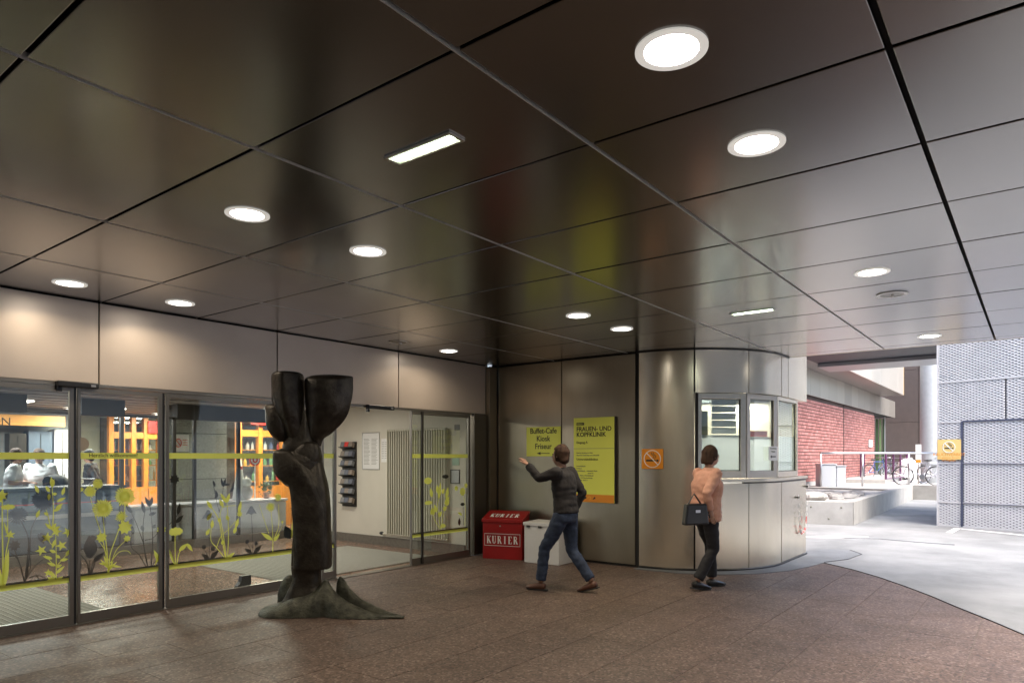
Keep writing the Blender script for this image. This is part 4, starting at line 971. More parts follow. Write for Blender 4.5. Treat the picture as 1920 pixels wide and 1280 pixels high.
# orange display frames
def shopfront(name, label, px, y, ztop, midz, base, group='orange timber shop frames'):
    xs = [on_y(p, 855, y).x for p in px]
    t = empty(name, ((xs[0]+xs[-1])/2, y, 0), 0, label, 'shop front', group)
    for x in xs: MB().box(x-.05, x+.05, y-.06, y+.06, 0, ztop).build('post', M_WOOD, t, bevel=.004)
    for a, b_ in zip(xs, xs[1:]):
        MB().box(a+.051, b_-.051, y-.05, y+.05, midz-.07, midz+.07).build('rail', M_WOOD, t); MB().box(a+.051, b_-.051, y-.05, y+.05, 0, base).build('apron', M_WOOD, t)
        MB().box(a+.051, b_-.051, y-.004, y+.004, base, midz-.071).build('pane', M_GLASS, t)
        MB().box(a+.051, b_-.051, y-.004, y+.004, midz+.071, ztop).build('pane', M_GLASS, t)
    MB().box(xs[0], xs[-1], y+.5, y+.55, 0, ztop).build('backdrop', mat('shop_dark', (.08,.07,.06), .6), t)
    return t, xs
t, xs_ = shopfront('timber_shop', 'orange timber framed display front beside the white wall in the lobby', (207,228,249,272,298), 16.2, 2.42, 2.02, .85)
a, b_ = on_y(278,789,16.1), on_y(297,812,16.1)
o = empty('shop_sign', ((a.x+b_.x)/2, 16.1, b_.z), 0, 'small red sign hung in the left orange shop front', 'sign'); MB().box(a.x, b_.x, 16.09, 16.12, b_.z, a.z).build('board', M_REDL, o)
t, xs_ = shopfront('timber_shop', 'orange timber kiosk shop directly behind the sculpture in the lobby', (447,486,530,580), 13.6, 2.3, 2.05, .9)
MB().box(xs_[0]-.9, xs_[0]-.42, 13.4, 13.6, 0, 1.9).build('yellow_board', M_YELO, t)
a, b_ = on_y(472,779,13.4), on_y(515,797,13.4)
o = empty('shop_sign', ((a.x+b_.x)/2, 13.4, b_.z), 0, 'bright red sign box above the orange shop beside the sculpture', 'sign'); MB().box(a.x, b_.x, 13.36, 13.45, b_.z, a.z).build('board', M_REDL, o)
# goods in the shop windows
cn_ = ['red','cream','green','orange','navy','beige']
cols = [(.6,.05,.04),(.75,.7,.65),(.15,.3,.12),(.7,.4,.05),(.1,.12,.25),(.5,.45,.4)]
gm = [mat('goods_%d' % i, c, .4) for i, c in enumerate(cols)]
n_g = 0
for (y, xa, xb, zs) in ((13.8, xs_[0]+.1, xs_[-1]-.1, (1.0,1.35,1.7)), (16.45, on_y(209,855,16.4).x, on_y(296,855,16.4).x, (1.0,1.35,1.7))):
    sh = empty('goods_shelf', ((xa+xb)/2, y, 0), 0, 'shelf of bottles and goods in the %s orange shop' % ('right' if y < 14 else 'left'), 'shelf')
    for z in zs: MB().box(xa, xb, y-.1, y+.12, z-.02, z).build('board', M_WOOD, sh)
    for z in zs:
        x = xa+.06
        while x < xb-.05:
            ci_ = random.randrange(6); m_ = gm[ci_]; h_ = random.uniform(.12,.27); r_ = random.uniform(.025,.045)
            o = MB().tube([(x,y,z+.001),(x,y,z+h_*.6),(x,y,z+h_*.8),(x,y,z+h_)], [r_, r_, r_*.4, r_*.35], 10).build('bottle', m_, None, smooth=False)
            tag(o, 'small %s bottle on the %s board of the %s goods shelf behind the glass' % (cn_[ci_], {1.0:'lowest',1.35:'middle',1.7:'top'}[z], 'right' if y < 14 else 'left'), 'bottle', 'bottles on the %s goods shelf' % ('right' if y < 14 else 'left'))
            x += random.uniform(.11,.19)
# items on the low counter
P = on_y(463, 937, 12.0)
t = empty('toy_figure', (P.x, 12.0, .721), 0, 'white and grey plush toy sitting on the pale display counter', 'toy')
MB().ball((P.x,12.0,.721+.14), (.12,.1,.14)).build('body', mat('plush', (.55,.5,.48), .9), t, smooth=True); MB().ball((P.x,12.0,.721+.33), (.09,.085,.09)).build('head', M_PAPER, t, smooth=True)
for k, (px, c_) in enumerate(((449,(.75,.73,.7)),(478,(.45,.08,.06)),(500,(.15,.3,.1)),(507,(.2,.28,.12)))):
    P = on_y(px, 937, 12.1)
    if k == 0:
        t = empty('white_cone', (P.x, 12.1, .721), 0, 'white pointed paper cone on the display counter', 'cone'); MB().tube([(P.x,12.1,.721),(P.x,12.1,1.55)], [.13,.02], 14).build('cone', M_PAPER, t, smooth=True)
        MB().tube([(P.x,12.1,1.3),(P.x,12.1,1.36)], [.06,.05], 14).build('red_ring', M_REDL, t)
    elif k == 1:
        t = empty('striped_lolly', (P.x, 12.1, .721), 0, 'large red and white striped lolly on a stand in the shop', 'lolly'); MB().cyl((P.x,12.1,.721),(P.x,12.1,1.4), .012).build('stick', M_PAPER, t)
        for q in range(4): MB().ring((0,0,0), .03*q, .03*(q+1)-.002, -.01, .01, 20).build('swirl', M_REDL if q % 2 else M_PAPER, t, local=True).matrix_basis = Matrix.Translation((0,0,.76)) @ Matrix.Rotation(PI/2, 4, 'X')
    elif k == 2:
        t = empty('potted_plant', (P.x, 12.1, .721), 0, 'small green potted plant on the display counter', 'plant'); MB().tube([(P.x,12.1,.721),(P.x,12.1,.84)], [.05,.07], 14).build('pot', mat('terracotta', (.45,.2,.1), .7), t)
        lf = MB()
        for q in range(140):
            d_ = Vector((random.gauss(0,1), random.gauss(0,1), random.gauss(.4,.8))).normalized(); c = Vector((P.x,12.1,.92))+d_*random.uniform(.04,.2); s_ = random.uniform(.02,.04); a_ = d_.orthogonal().normalized()*s_; b2 = d_.cross(a_).normalized()*s_*.5
            lf.add([c-a_, c+b2, c+a_, c-b2], [(0,1,2,3)])
        lf.build('foliage', mat('leaf_green', (.07,.12,.03), .6), t)['kind'] = 'stuff'
# white dispenser panel at the inner door
A = on_y(600,815,11.3); B = on_y(622,870,11.3)
t = empty('hand_dispenser', ((A.x+B.x)/2, 11.3, B.z), 0, 'white wall dispenser with black tray by the inner door right of the sculpture', 'dispenser')
MB().box(A.x, B.x, 11.22, 11.33, B.z+.12, A.z).build('body', M_PAPER, t, bevel=.01); MB().box(A.x, B.x, 11.18, 11.33, B.z, B.z+.09).build('tray', M_BLACK, t)

# ------------------------------------------------------------------ bronze sculpture
SD = 6.78; SCX = 580.0
sc = at_depth(SCX, 855, SD); sculpt = empty('bronze_sculpture', (sc.x, sc.y, 0), YAW-PI/2, 'tall dark bronze abstract tulip like sculpture standing before the glass doors', 'sculpture')
K = FPX/SD
def U(px): return (px-SCX)/K
def Zp(py): return EYE+(CY-py)/K
def catmull(rows, n=5):
    out = []
    for i in range(len(rows)-1):
        p0, p1, p2, p3 = rows[max(i-1,0)], rows[i], rows[i+1], rows[min(i+2,len(rows)-1)]
        for k in range(n):
            t_ = k/n; out.append([.5*((2*b)+(-a+c)*t_+(2*a-5*b+4*c-d)*t_*t_+(-a+3*b-3*c+d)*t_**3) for a, b, c, d in zip(p0,p1,p2,p3)])
    out.append(list(rows[-1])); return out
def loftz(name, rows, m, ex=2.4, n=28, sharp=None, ridge=0):
    """rows: (py, pxL, pxR, vFront, vBack) v metres towards camera negative"""
    R = catmull([(Zp(r[0]), U(r[1]), U(r[2]), r[3], r[4]) for r in rows]); mb = MB(); vs = []
    for z, a, b, vf, vb in R:
        cu, cv, ru, rv = (a+b)/2, (vf+vb)/2, max(.002,(b-a)/2), max(.002,(vb-vf)/2)
        for j in range(n):
            q = 2*PI*j/n; c, s_ = math.cos(q), math.sin(q)
            uu = math.copysign(abs(c)**(2/ex), c); vv = math.copysign(abs(s_)**(2/ex), s_)
            if sharp == 'R' and c > 0: uu = c**.6 if c > 0 else uu; vv = s_*(1-.75*max(0,c)**2)
            if ridge and s_ < 0: vv -= ridge*max(0, 1-abs(c)*2.2)
            p = (cu+uu*ru, cv+vv*rv, z); dn = noise.noise(Vector(p)*7)*.006
            vs.append((p[0]+dn, p[1]+dn, z))
    k = len(R); fs = [tuple(range(n-1,-1,-1)), tuple(range((k-1)*n, k*n))]
    for i in range(k-1):
        for j in range(n): fs.append((i*n+j, i*n+(j+1)%n, (i+1)*n+(j+1)%n, (i+1)*n+j))
    mb.add(vs, fs); return mb.build(name, m, sculpt, local=True, angle=50)
loftz('petal', [(836,594,602,-.02,.06),(822,582,606,-.06,.10),(812,579,621,-.09,.13),(798,577,636,-.12,.15),(777,575,651,-.15,.17),(753,574,659,-.175,.18),(730,573,662,-.185,.19),(716,573,662,-.185,.185),(710,575,662,-.165,.165),(706,582,661,-.125,.125),(704,590,652,-.08,.08),(702.5,604,634,-.03,.03)], M_BRONZE, sharp='R')['label'] = 'wide half bowl petal at the right'
loftz('petal', [(830,540,566,-.05,.06),(815,536,570,-.09,.09),(795,530,571,-.14,.10),(770,522,572,-.19,.10),(740,516,572,-.21,.11),(712,515,571,-.21,.11),(702,518,569,-.20,.10),(699,524,562,-.15,.07)], M_BRONZE, ridge=.18)['label'] = 'upright middle petal'
loftz('petal', [(812,520,545,.0,.14),(795,510,552,-.03,.18),(770,506,556,-.04,.21),(735,505,552,-.04,.21),(715,506,545,-.03,.20),(706,512,538,.0,.16)], M_BRONZE)['label'] = 'hind petal at the left'
loftz('petal', [(828,522,536,-.05,.05),(815,510,540,-.11,.09),(795,502,545,-.14,.12),(775,500,545,-.14,.12),(762,500,540,-.12,.10),(758,503,530,-.07,.06)], M_BRONZE)['label'] = 'small low petal at the left edge'
loftz('neck', [(880,530,600,-.08,.12),(855,532,602,-.09,.12),(840,530,600,-.10,.12),(825,533,592,-.09,.11),(805,545,588,-.09,.09),(790,552,586,-.08,.08),(770,556,585,-.06,.06)], M_BRONZE)
loftz('collar', [(874,570,594,-.10,0),(866,558,599,-.125,.04),(855,552,603,-.132,.06),(842,556,602,-.128,.06),(832,568,598,-.115,.05),(828,576,594,-.09,.03)], M_BRONZE)
loftz('shoulder', [(916,548,562,-.02,.08),(908,534,575,-.09,.13),(895,524,590,-.13,.15),(878,518,600,-.155,.16),(860,517,603,-.15,.15),(848,519,600,-.12,.13),(842,524,580,-.07,.08),(840,530,550,-.04,.04)], M_BRONZE)
loftz('torso', [(1064,553,619,-.13,.14),(1056,552,620,-.135,.145),(1020,552,620,-.14,.15),(970,552,618,-.145,.15),(930,550,616,-.15,.15),(900,548,611,-.14,.14),(875,552,605,-.11,.12),(860,560,600,-.08,.09)], M_BRONZE, ex=3.4)
loftz('drape', [(1030,563,612,-.146,-.08),(1000,558,614,-.150,-.05),(970,555,614,-.153,-.03),(940,552,611,-.158,.0),(922,550,606,-.163,.03),(908,545,602,-.166,.05),(896,528,598,-.168,.08),(880,519,589,-.168,.08),(868,517,582,-.164,.08),(855,517,567,-.156,.08),(847,519,555,-.14,.06),(843,523,543,-.11,.04)], M_BRONZE, ex=3.6)
loftz('leg', [(1146,512,634,-.21,.2),(1134,524,622,-.17,.17),(1120,534,612,-.13,.14),(1106,541,606,-.105,.12),(1095,546,602,-.09,.11),(1075,550,600,-.09,.11),(1060,548,604,-.10,.12)], M_BRONZE, ex=3)
tail = loftz('tail', [(1100,548,560,.0,.08),(1070,545,562,-.02,.10),(1040,545,566,-.02,.10),(1000,548,568,.0,.1)], M_BRONZE)
def loftu(name, rows, m, n=22, ex=2.2):
    """rows: (px, pyTop, pyBottom, vFront, vBack)"""
    R = catmull(rows, 5); mb = MB(); vs = []
    for px, pt_, pb_, vf, vb in R:
        u = U(px); zt, zb = Zp(pt_), Zp(pb_)
        for j in range(n):
            q = 2*PI*j/n; c, s_ = math.cos(q), math.sin(q)
            vv = (vf+vb)/2+(vb-vf)/2*math.copysign(abs(c)**(2/ex), c)
            zz_ = zb+(zt-zb)*max(0, s_)**1.15 if s_ > 0 else zb
            dn = noise.noise(Vector((u,vv,zz_))*9)*.003
            vs.append((u+dn, vv, max(.001, zz_+dn) if s_ <= 0 else max(.004, zz_+dn)))
    k = len(R); fs = [tuple(range(n)), tuple(range(k*n-1, (k-1)*n-1, -1))]
    for i in range(k-1):
        for j in range(n): fs.append((i*n+j, i*n+(j+1)%n, (i+1)*n+(j+1)%n, (i+1)*n+j))
    mb.add(vs, fs); return mb.build(name, m, sculpt, local=True, angle=55)
GB = 1147.6
loftu('base', [(491,1142,GB,-.10,.02),(498,1136,GB,-.18,.10),(515,1131,GB,-.25,.2),(532,1125,GB,-.27,.25),(545,1118,GB,-.27,.25),(558,1112,GB,-.26,.22),(580,1108,GB,-.25,.2),(600,1098,GB,-.24,.16),(612,1084,GB,-.20,.12),(624,1097,GB,-.22,.08),(645,1116,GB,-.27,.05),(680,1134,GB,-.29,.0),(712,1143,GB,-.30,-.05),(740,1146,GB,-.27,-.10),(752,1147,GB,-.22,-.14)], M_BRONZEG)
loftu('fin', [(630,1092,GB,.0,.05),(636,1080,GB,-.02,.07),(644,1086,GB,-.03,.08),(655,1102,GB,-.05,.07),(675,1119,GB,-.08,.05),(700,1131,GB,-.12,.02),(730,1140,GB,-.17,-.06),(755,1145,GB,-.2,-.12)], M_BRONZEG)
loftu('fin', [(513,1112,GB,.10,.2),(518,1096,GB,.08,.24),(528,1083,GB,.06,.25),(538,1083,GB,.05,.25),(546,1096,GB,.06,.22),(550,1110,GB,.08,.18)], M_BRONZEG)
MB().box(U(700)-.05, U(765), -.27, -.2, .002, .02).build('foot_tip', M_BRONZEG, sculpt, local=True, bevel=.006)

# ------------------------------------------------------------------ courtyard to the right
court = None
# planter of concrete with rubble
PX0, PY0 = 16.45, 3.25
t = empty('concrete_planter', (18, 5, 0), 0, 'low pale concrete planter wall with rubble beyond the kiosk', 'planter')
MB().prism([(16.75,3.27,0),(16.95,3.42,0),(15.75,7.8,0),(15.5,7.8,0)], (0,0,.53)).build('front_wall', M_CONC, t, bevel=.01)
MB().prism([(16.76,3.262,0),(28.4,3.55,0),(28.4,3.80,0),(16.955,3.47,0)], (0,0,.535)).build('side_wall', M_CONC, t, bevel=.01)
MB().prism([(16.9,3.45,0),(24.6,3.7,0),(24.6,8.2,0),(15.8,7.75,0)], (0,0,.44)).build('soil', M_ROCK, t)
dm = MB()
for px, py in ((1538,979),(1583,976)):
    P = on_z(px, py, .12); dm.ball((P.x-.02 if False else 0,0,0), .02) if False else None
for yy, zz_ in ((4.6,.12),(3.75,.14),(4.1,.4),(3.5,.4)):
    xx = 16.75-(yy-3.27)*(1.25/4.53); dm.ball((xx-.002, yy, zz_), (.012,.022,.022), 8, 6)
dm.build('form_hole', M_INKG, t)
rk = []
for k in range(34):
    px = random.uniform(1512,1610); P = on_z(px, random.uniform(924,936), .46)
    if P.x > 24 or P.y < 3.9 or P.y > 7.6 or P.x < 16.8: continue
    s_ = random.uniform(.08,.2); mb = MB(); mb.ball((0,0,0), (s_*1.5, s_, s_*.6), 8, 6); mb.v = [tuple(Vector(v)*(1+.35*noise.noise(Vector(v)*9+Vector((k*3,0,0))))) for v in mb.v]
    o = mb.build('rock', M_ROCK, None); o.location = (P.x, P.y, .46); o.rotation_euler = (0,0,random.uniform(0,6)); tag(o, 'pale broken rock lying in the concrete planter', 'rock', 'rubble in the concrete planter')
P = on_z(1527, 934, .5); mb = MB().ball((0,0,0), (.42,.3,.13), 12, 8); mb.v = [tuple(Vector(v)*(1+.3*noise.noise(Vector(v)*4))) for v in mb.v]
o = mb.build('rock', M_ROCK, None); o.location = (P.x, P.y, .55); tag(o, 'largest pale flat rock in the planter next to the kiosk', 'rock', 'rubble in the concrete planter')
# terrace at 0.5 m
struct(MB().prism([(24.6,3.7,0),(28.5,3.72,0),(28.5,3.2,0),(28.5,0.5,0),(60,0.5,0),(60,12,0),(24.6,12,0)], (0,0,.5)).build('terrace', M_CONC))
# low cross wall
MB_ = MB().prism([(28.2,3.55,0),(28.2,.9,0),(28.45,.9,0),(28.45,3.55,0)], (0,0,.52)).build('low_wall', M_CONC, None, bevel=.01); tag(MB_, 'low grey concrete wall below the bicycles at the end of the lane', 'wall')
# brick wall : courses of real bricks
YBR = 6.5
bw = empty('brick_building', (32, YBR, .5), 0, 'red brick wall of the neighbouring building under metal cladding', 'building')
MB().box(13.5, 38.2, YBR+.008, YBR+.3, .5, 3.72).build('wall_core', mat('mortar_dark', (.10,.075,.07), .9), bw)
MB().box(13.5, 38.2, YBR-.03, YBR+.007, .5, .64).build('plinth', M_CONC, bw)
def brick_mat():
    m = bpy.data.materials.new('red_brick'); m.use_nodes = True; n = m.node_tree.nodes; L = m.node_tree.links; b = n['Principled BSDF']
    at = n.new('ShaderNodeAttribute'); at.attribute_name = 'tone'; cr = n.new('ShaderNodeValToRGB'); e = cr.color_ramp.elements
    e[0].color = (.30,.115,.10,1); e[1].color = (.44,.20,.175,1); L.new(at.outputs['Fac'], cr.inputs[0]); L.new(cr.outputs[0], b.inputs['Base Color']); b.inputs['Roughness'].default_value = .75
    return m
bk = MB(); tones = []
bl, bh = .30, .118
z = .65; r_ = 0
while z+bh < 3.70:
    x = 13.5+(.15 if r_ % 2 else 0)
    while x < 38.15:
        x1_ = min(x+bl-.014, 38.19)
        if abs(x-31.0) > .0 : bk.box(x, x1_, YBR-.012-random.uniform(0,.006), YBR+.0079, z, z+bh-.028); tones.append(random.random())
        x += bl
    z += bh; r_ += 1
o = bk.build('brick', brick_mat(), bw, kind='stuff')
at = o.data.attributes.new('tone', 'FLOAT', 'FACE')
# face order preserved: 6 per brick
vals = [tones[min(i//6, len(tones)-1)] for i in range(len(o.data.polygons))]
at.data.foreach_set('value', vals)
MB().box(31.3, 31.36, YBR-.03, YBR-.018, .5, 3.7).build('expansion_joint', M_RUBBER, bw)
# metal band above brick
def cladd(x0, x1, y, z0, z1, step, m, parent, th=.04):
    x = x0
    while x < x1-.01:
        MB().box(x+.008, min(x+step, x1)-.008, y-th, y, z0, z1).build('cladding_panel', m, parent, bevel=.003); x += step
cladd(16, 43.5, 6.38, 3.7, 4.6, 1.35, mat('band_metal', (.42,.40,.36), .35, .7, objvar=.12), bw)
MB().box(14, 43.4, 6.385, 8, 3.72, 4.58).build('band_core', M_VOID, bw)
up = empty('upper_building', (30, 5.4, 4.6), 0, 'projecting upper storey clad in pale metal panels above the brick wall', 'building')
cladd(14, 39, 5.35, 4.6, 8.5, 2.1, mat('bright_metal', (.66,.63,.57), .3, .6, objvar=.08), up)
MB().box(14, 39, 5.36, 9, 4.605, 8.5).build('soffit_core', mat('soffit_metal', (.22,.19,.18), .35, .7), up)
MB().box(39.005, 39.05, 5.31, 5.45, 4.6, 8.5).build('corner_trim', M_YELO, up)
# bridge overhead
br = empty('link_bridge', (20.5, 4, 4.3), 0, 'dark link bridge soffit crossing the lane beyond the canopy', 'bridge')
MB().prism([(19.6,-6,4.36),(22.6,-6,4.36),(22.3,5.3,4.36),(19.6,5.3,4.36)], (0,0,2.0)).build('dark_soffit', M_BLUED, br)
MB().prism([(22.2,-6,4.25),(23.7,-6,4.25),(23.6,5.3,4.25),(22.1,5.3,4.25)], (0,0,.1)).build('edge_panel', mat('bridge_edge', (.35,.39,.42), .35, .3), br)
# dark brown wall and green door beyond, column
bb = empty('brown_building', (45, 4, .5), 0, 'dark brown clad building closing the lane behind the bicycles', 'building')
for a, b_ in ((9.9,7.4),(7.38,5.4),(5.38,3.9),(3.88,2.4),(2.38,.5)):
    for z0, z1 in ((.5,3.5),(3.515,6.5),(6.515,9.5)): MB().box(45.0, 45.1, b_, a, z0, z1).build('cladding_panel', M_BROWNW, bb)
MB().box(45.11, 46, 0, 12, 0, 9.6).build('core', M_VOID, bb)
dr = empty('green_door', (42, 6.8, .5), 0, 'dark green glazed door in the recess at the end of the brick wall', 'door')
a, b_ = on_x(1641,855,42).y, on_x(1660,855,42).y
for q in range(3):
    ya = a+(b_-a)*q/3; yb = a+(b_-a)*(q+1)/3; MB().box(42, 42.06, yb+.03, ya-.03, .55, 3.6).build('leaf', M_GREEN if q != 1 else mat('green_glass', (.16,.22,.10), .15), dr)
MB().box(41.95, 41.99, b_-.02, b_+.05, .5, 3.7).build('frame', M_ALU, dr)
cp = on_z(1743, 905, .5)
t = empty('round_column', (cp.x+1.2, cp.y, .5), 0, 'pale round concrete column beside the mesh wall', 'column')
C0 = at_depth(1744, 855, 27); C0.z = .5
t.location = tuple(C0)
MB().tube([(C0.x,C0.y,.5),(C0.x,C0.y,9)], .34, 28).build('shaft', mat('pale_column', (.36,.385,.4), .5, var=.06), t, angle=40)
# info post with orange foot
P = at_depth(1722, 855, 26)
t = empty('info_post', (P.x, P.y, .5), 0, 'slim white information pillar with orange foot by the bicycles', 'sign'); MB().box(P.x-.03, P.x+.03, P.y-.09, P.y+.09, 1.3, 2.0).build('board', M_PAPER, t); MB().box(P.x-.032, P.x-.031, P.y-.088, P.y+.088, 1.302, 1.42).build('orange_foot', M_ORAN, t); MB().box(P.x-.02, P.x+.02, P.y-.02, P.y+.02, .5, 1.299).build('post', M_ALU, t)
# small paper on the brick wall
A = on_y(1631,824,6.46); t = empty('wall_paper', tuple(A), 0, 'small white notice on the far end of the brick wall', 'notice'); MB().box(A.x-.3, A.x+.5, 6.44, 6.46, A.z-.35, A.z).build('sheet', M_PAPER, t)
# railing on the terrace
def zt(px, py, z=.5): return on_z(px, py, z)
rp = [zt(1539,912), zt(1617,911), zt(1704,910), zt(1765,909.5)]
for p in rp: p.z = .5
t = empty('steel_railing', tuple(rp[0]), 0, 'long stainless handrail on posts in front of the bicycles', 'railing')
for p in rp: MB().cyl(p, p+Vector((0,0,1.14)), .035, 10).build('post', M_STEEL, t, smooth=True)
MB().tube([p+Vector((0,0,1.16)) for p in rp], .035, 10).build('handrail', M_STEEL, t, smooth=True)
# grey utility boxes
for px0, px1, ptop, k in ((1541,1568,869,0),(1569,1586,872,1)):
    A = zt(px0, 912); B = zt(px1, 912); d_ = A.length
    h_ = (912-ptop)/FPX*((A.x*Fv[0]+A.y*Fv[1])); u = (B-A).normalized(); n_ = Vector((u.y,-u.x,0))
    if n_.x < 0: n_ = -n_
    t = empty('utility_box', tuple(A), 0, ['larger pale grey utility box in front of the brick wall', 'smaller pale grey utility box right of the larger one'][k], 'utility box', 'utility boxes by the brick wall')
    b0 = [A, B, B+n_*.5, A+n_*.5]; MB().hexa(b0, [v+Vector((0,0,h_-.03)) for v in b0]).build('body', mat('box_grey', (.45,.48,.52), .5), t, bevel=.01)
    b1 = [A-u*.02-n_*.02, B+u*.02-n_*.02, B+u*.02+n_*.52, A-u*.02+n_*.52]; MB().hexa([v+Vector((0,0,h_-.03)) for v in b1], [v+Vector((0,0,h_)) for v in b1]).build('lid', mat('box_grey', (.45,.48,.52), .5), t)
# purple bike stands / gate
P0 = zt(1661,905); P1 = zt(1700,899)
t = empty('purple_gate', tuple(P0), 0, 'purple painted barrier frame with upright bars by the bicycles', 'barrier')
for k in range(4):
    p = P0.lerp(P1, k/3); MB().cyl(p, p+Vector((0,0,1.15)), .04, 8).build('bar', M_PURP, t)
MB().tube([P0+Vector((0,0,1.15)), P1+Vector((0,0,1.15))], .03, 8).build('rail', M_PURP, t); MB().tube([P0+Vector((0,0,.15)), P1+Vector((0,0,.15))], .03, 8).build('rail', M_PURP, t)
for k in range(5): MB().tube([P0+Vector((0,0,.3+k*.17)), P1+Vector((0,0,.3+k*.17))], .008, 5).build('wire', M_PURP, t)
P0 = zt(1614,900); P1 = zt(1620,898)
t = empty('purple_hoop', tuple(P0), 0, 'purple steel hoop standing left of the first bicycle', 'barrier')
MB().tube([P0, P0+Vector((0,0,1.2)), P1+Vector((0,0,1.2)), P1], .035, 8).build('hoop', M_PURP, t)
t = empty('purple_trestle', tuple(zt(1575,900)), 0, 'purple sloping prop bars behind the grey utility boxes', 'trestle')
for (pa, pb) in (((1571,900),(1571,848)),((1574,900),(1574,848)),((1590,900),(1577,848))):
    a = zt(pa[0], pa[1]); d_ = a.x*Fv[0]+a.y*Fv[1]; b_ = at_depth(pb[0], pb[1], d_); MB().tube([a, b_], .035, 8).build('bar', M_PURP, t)
t = empty('platform_slab', tuple(zt(1640,903)), 0, 'low pale concrete platform carrying the purple barrier', 'platform')
a, b_, c_, d_ = zt(1585,905), zt(1660,906), zt(1703,897), zt(1600,893)
MB().prism([a, b_, c_, d_], (0,0,.14)).build('slab', M_CONC, t)
# bicycles
def bicycle(loc, rz, label, colm):
    t = empty('bicycle', loc, rz, label, 'bicycle', 'bicycles parked behind the railing'); R_ = .34
    for x, nme in ((-.53,'wheel'),(.53,'wheel')):
        w = MB(); w.tube([(x+R_*math.cos(2*PI*k/28), 0, R_+R_*math.sin(2*PI*k/28)) for k in range(28)], .018, 6, closed=True); wo = w.build('wheel', M_RUBBER, t, local=True, smooth=True)
        s_ = MB()
        for k in range(14): s_.tube([(x, 0, R_), (x+(R_-.02)*math.cos(2*PI*k/14), 0, R_+(R_-.02)*math.sin(2*PI*k/14))], .003, 3)
        s_.tube([(x+(R_-.022)*math.cos(2*PI*k/28), 0, R_+(R_-.022)*math.sin(2*PI*k/28)) for k in range(28)], .010, 5, closed=True)
        s_.build('rim', M_STEEL, wo, local=True)
        f = MB(); f.tube([(x+(R_+.035)*math.cos(a), 0, R_+(R_+.035)*math.sin(a)) for a in [.3+k*.22 for k in range(12)]], (.004,.025), 6); f.build('mudguard', M_STEEL, t, local=True)
    f = MB(); BB = (-.08,0,.30); ST = (-.24,0,.80); HT = (.36,0,.82); HB = (.40,0,.66)
    for a, b_ in ((BB,ST),(BB,HB),(ST,(.36,0,.80)),(BB,(-.53,0,.34)),((-.2,0,.7),(-.53,0,.34)),(HT,(.53,0,.34)),((.33,0,.92),HT)): f.tube([a, b_], .018, 7)
    f.build('frame', colm, t, local=True)
    MB().tube([(.28,-.28,.98),(.33,-.12,1.0),(.35,0,.98),(.33,.12,1.0),(.28,.28,.98)], .014, 7).build('handlebar', M_STEEL, t, local=True, smooth=True); MB().tube([(.33,0,.9),(.35,0,.99)], .014, 7).build('stem', M_STEEL, t, local=True)
    MB().ball((-.27,0,.9), (.14,.08,.035)).build('saddle', M_BLACK, t, local=True, smooth=True); MB().tube([(-.24,0,.78),(-.27,0,.88)], .014, 7).build('seat_post', M_STEEL, t, local=True)
    MB().tube([(-.08,-.03,.30),(-.08,.03,.30)], .09, 16).build('chainring', M_STEEL, t, local=True); MB().box(-.75, -.35, -.07, .07, .72, .735).build('carrier', M_ALUD, t, local=True)
    return t
blu = mat('blue_bike_paint', (.05,.10,.3), .3); slv = mat('silver_bike_paint', (.45,.45,.5), .3, .5); blk = mat('black_bike_paint', (.03,.03,.035), .3)
def bp(px, py): p = zt(px, py); return (p.x, p.y, .5)
bicycle(bp(1645,898), YAW-PI/2+.4, 'dark blue bicycle behind the purple barrier frame', blu)
bicycle(bp(1666,893), YAW-PI/2-2.6, 'black bicycle seen through the purple barrier bars', blk)
bicycle(bp(1724,909), YAW-PI/2+PI-.35, 'silver bicycle with curved frame nearest the mesh wall', slv)
bicycle(bp(1752,906), YAW-PI/2+.3, 'grey bicycle partly hidden by the mesh wall edge', slv)
P = zt(1716,900); t = empty('covered_scooter', (P.x+.8, P.y+.1, .5), YAW-PI/2, 'motor scooter under a white cover behind the silver bicycle', 'scooter')
mb = MB(); R_ = catmull([(-.75,.2,.62),(-.65,.28,.85),(-.3,.34,.98),(.1,.3,.78),(.4,.28,.7),(.6,.2,.62),(.75,.06,.4)], 4); vs = []
for x, w, h_ in R_:
    for k in range(12):
        a = PI*k/11; vs.append((x, w*math.cos(a), .12+(h_-.12)*max(0, math.sin(a))**.7+.03*noise.noise(Vector((x*6,k,0)))))
fs = [(i*12+j, i*12+j+1, (i+1)*12+j+1, (i+1)*12+j) for i in range(len(R_)-1) for j in range(11)]+[tuple(range(12)), tuple(range(len(R_)*12-1, (len(R_)-1)*12-1, -1))]
mb.add(vs, fs); mb.build('cover', M_PAPER, t, local=True, smooth=True)
for x in (-.5,.5): MB().tube([(x+.2*math.cos(2*PI*k/20), 0, .2+.2*math.sin(2*PI*k/20)) for k in range(20)], .05, 8, closed=True).build('wheel', M_RUBBER, t, local=True, smooth=True)

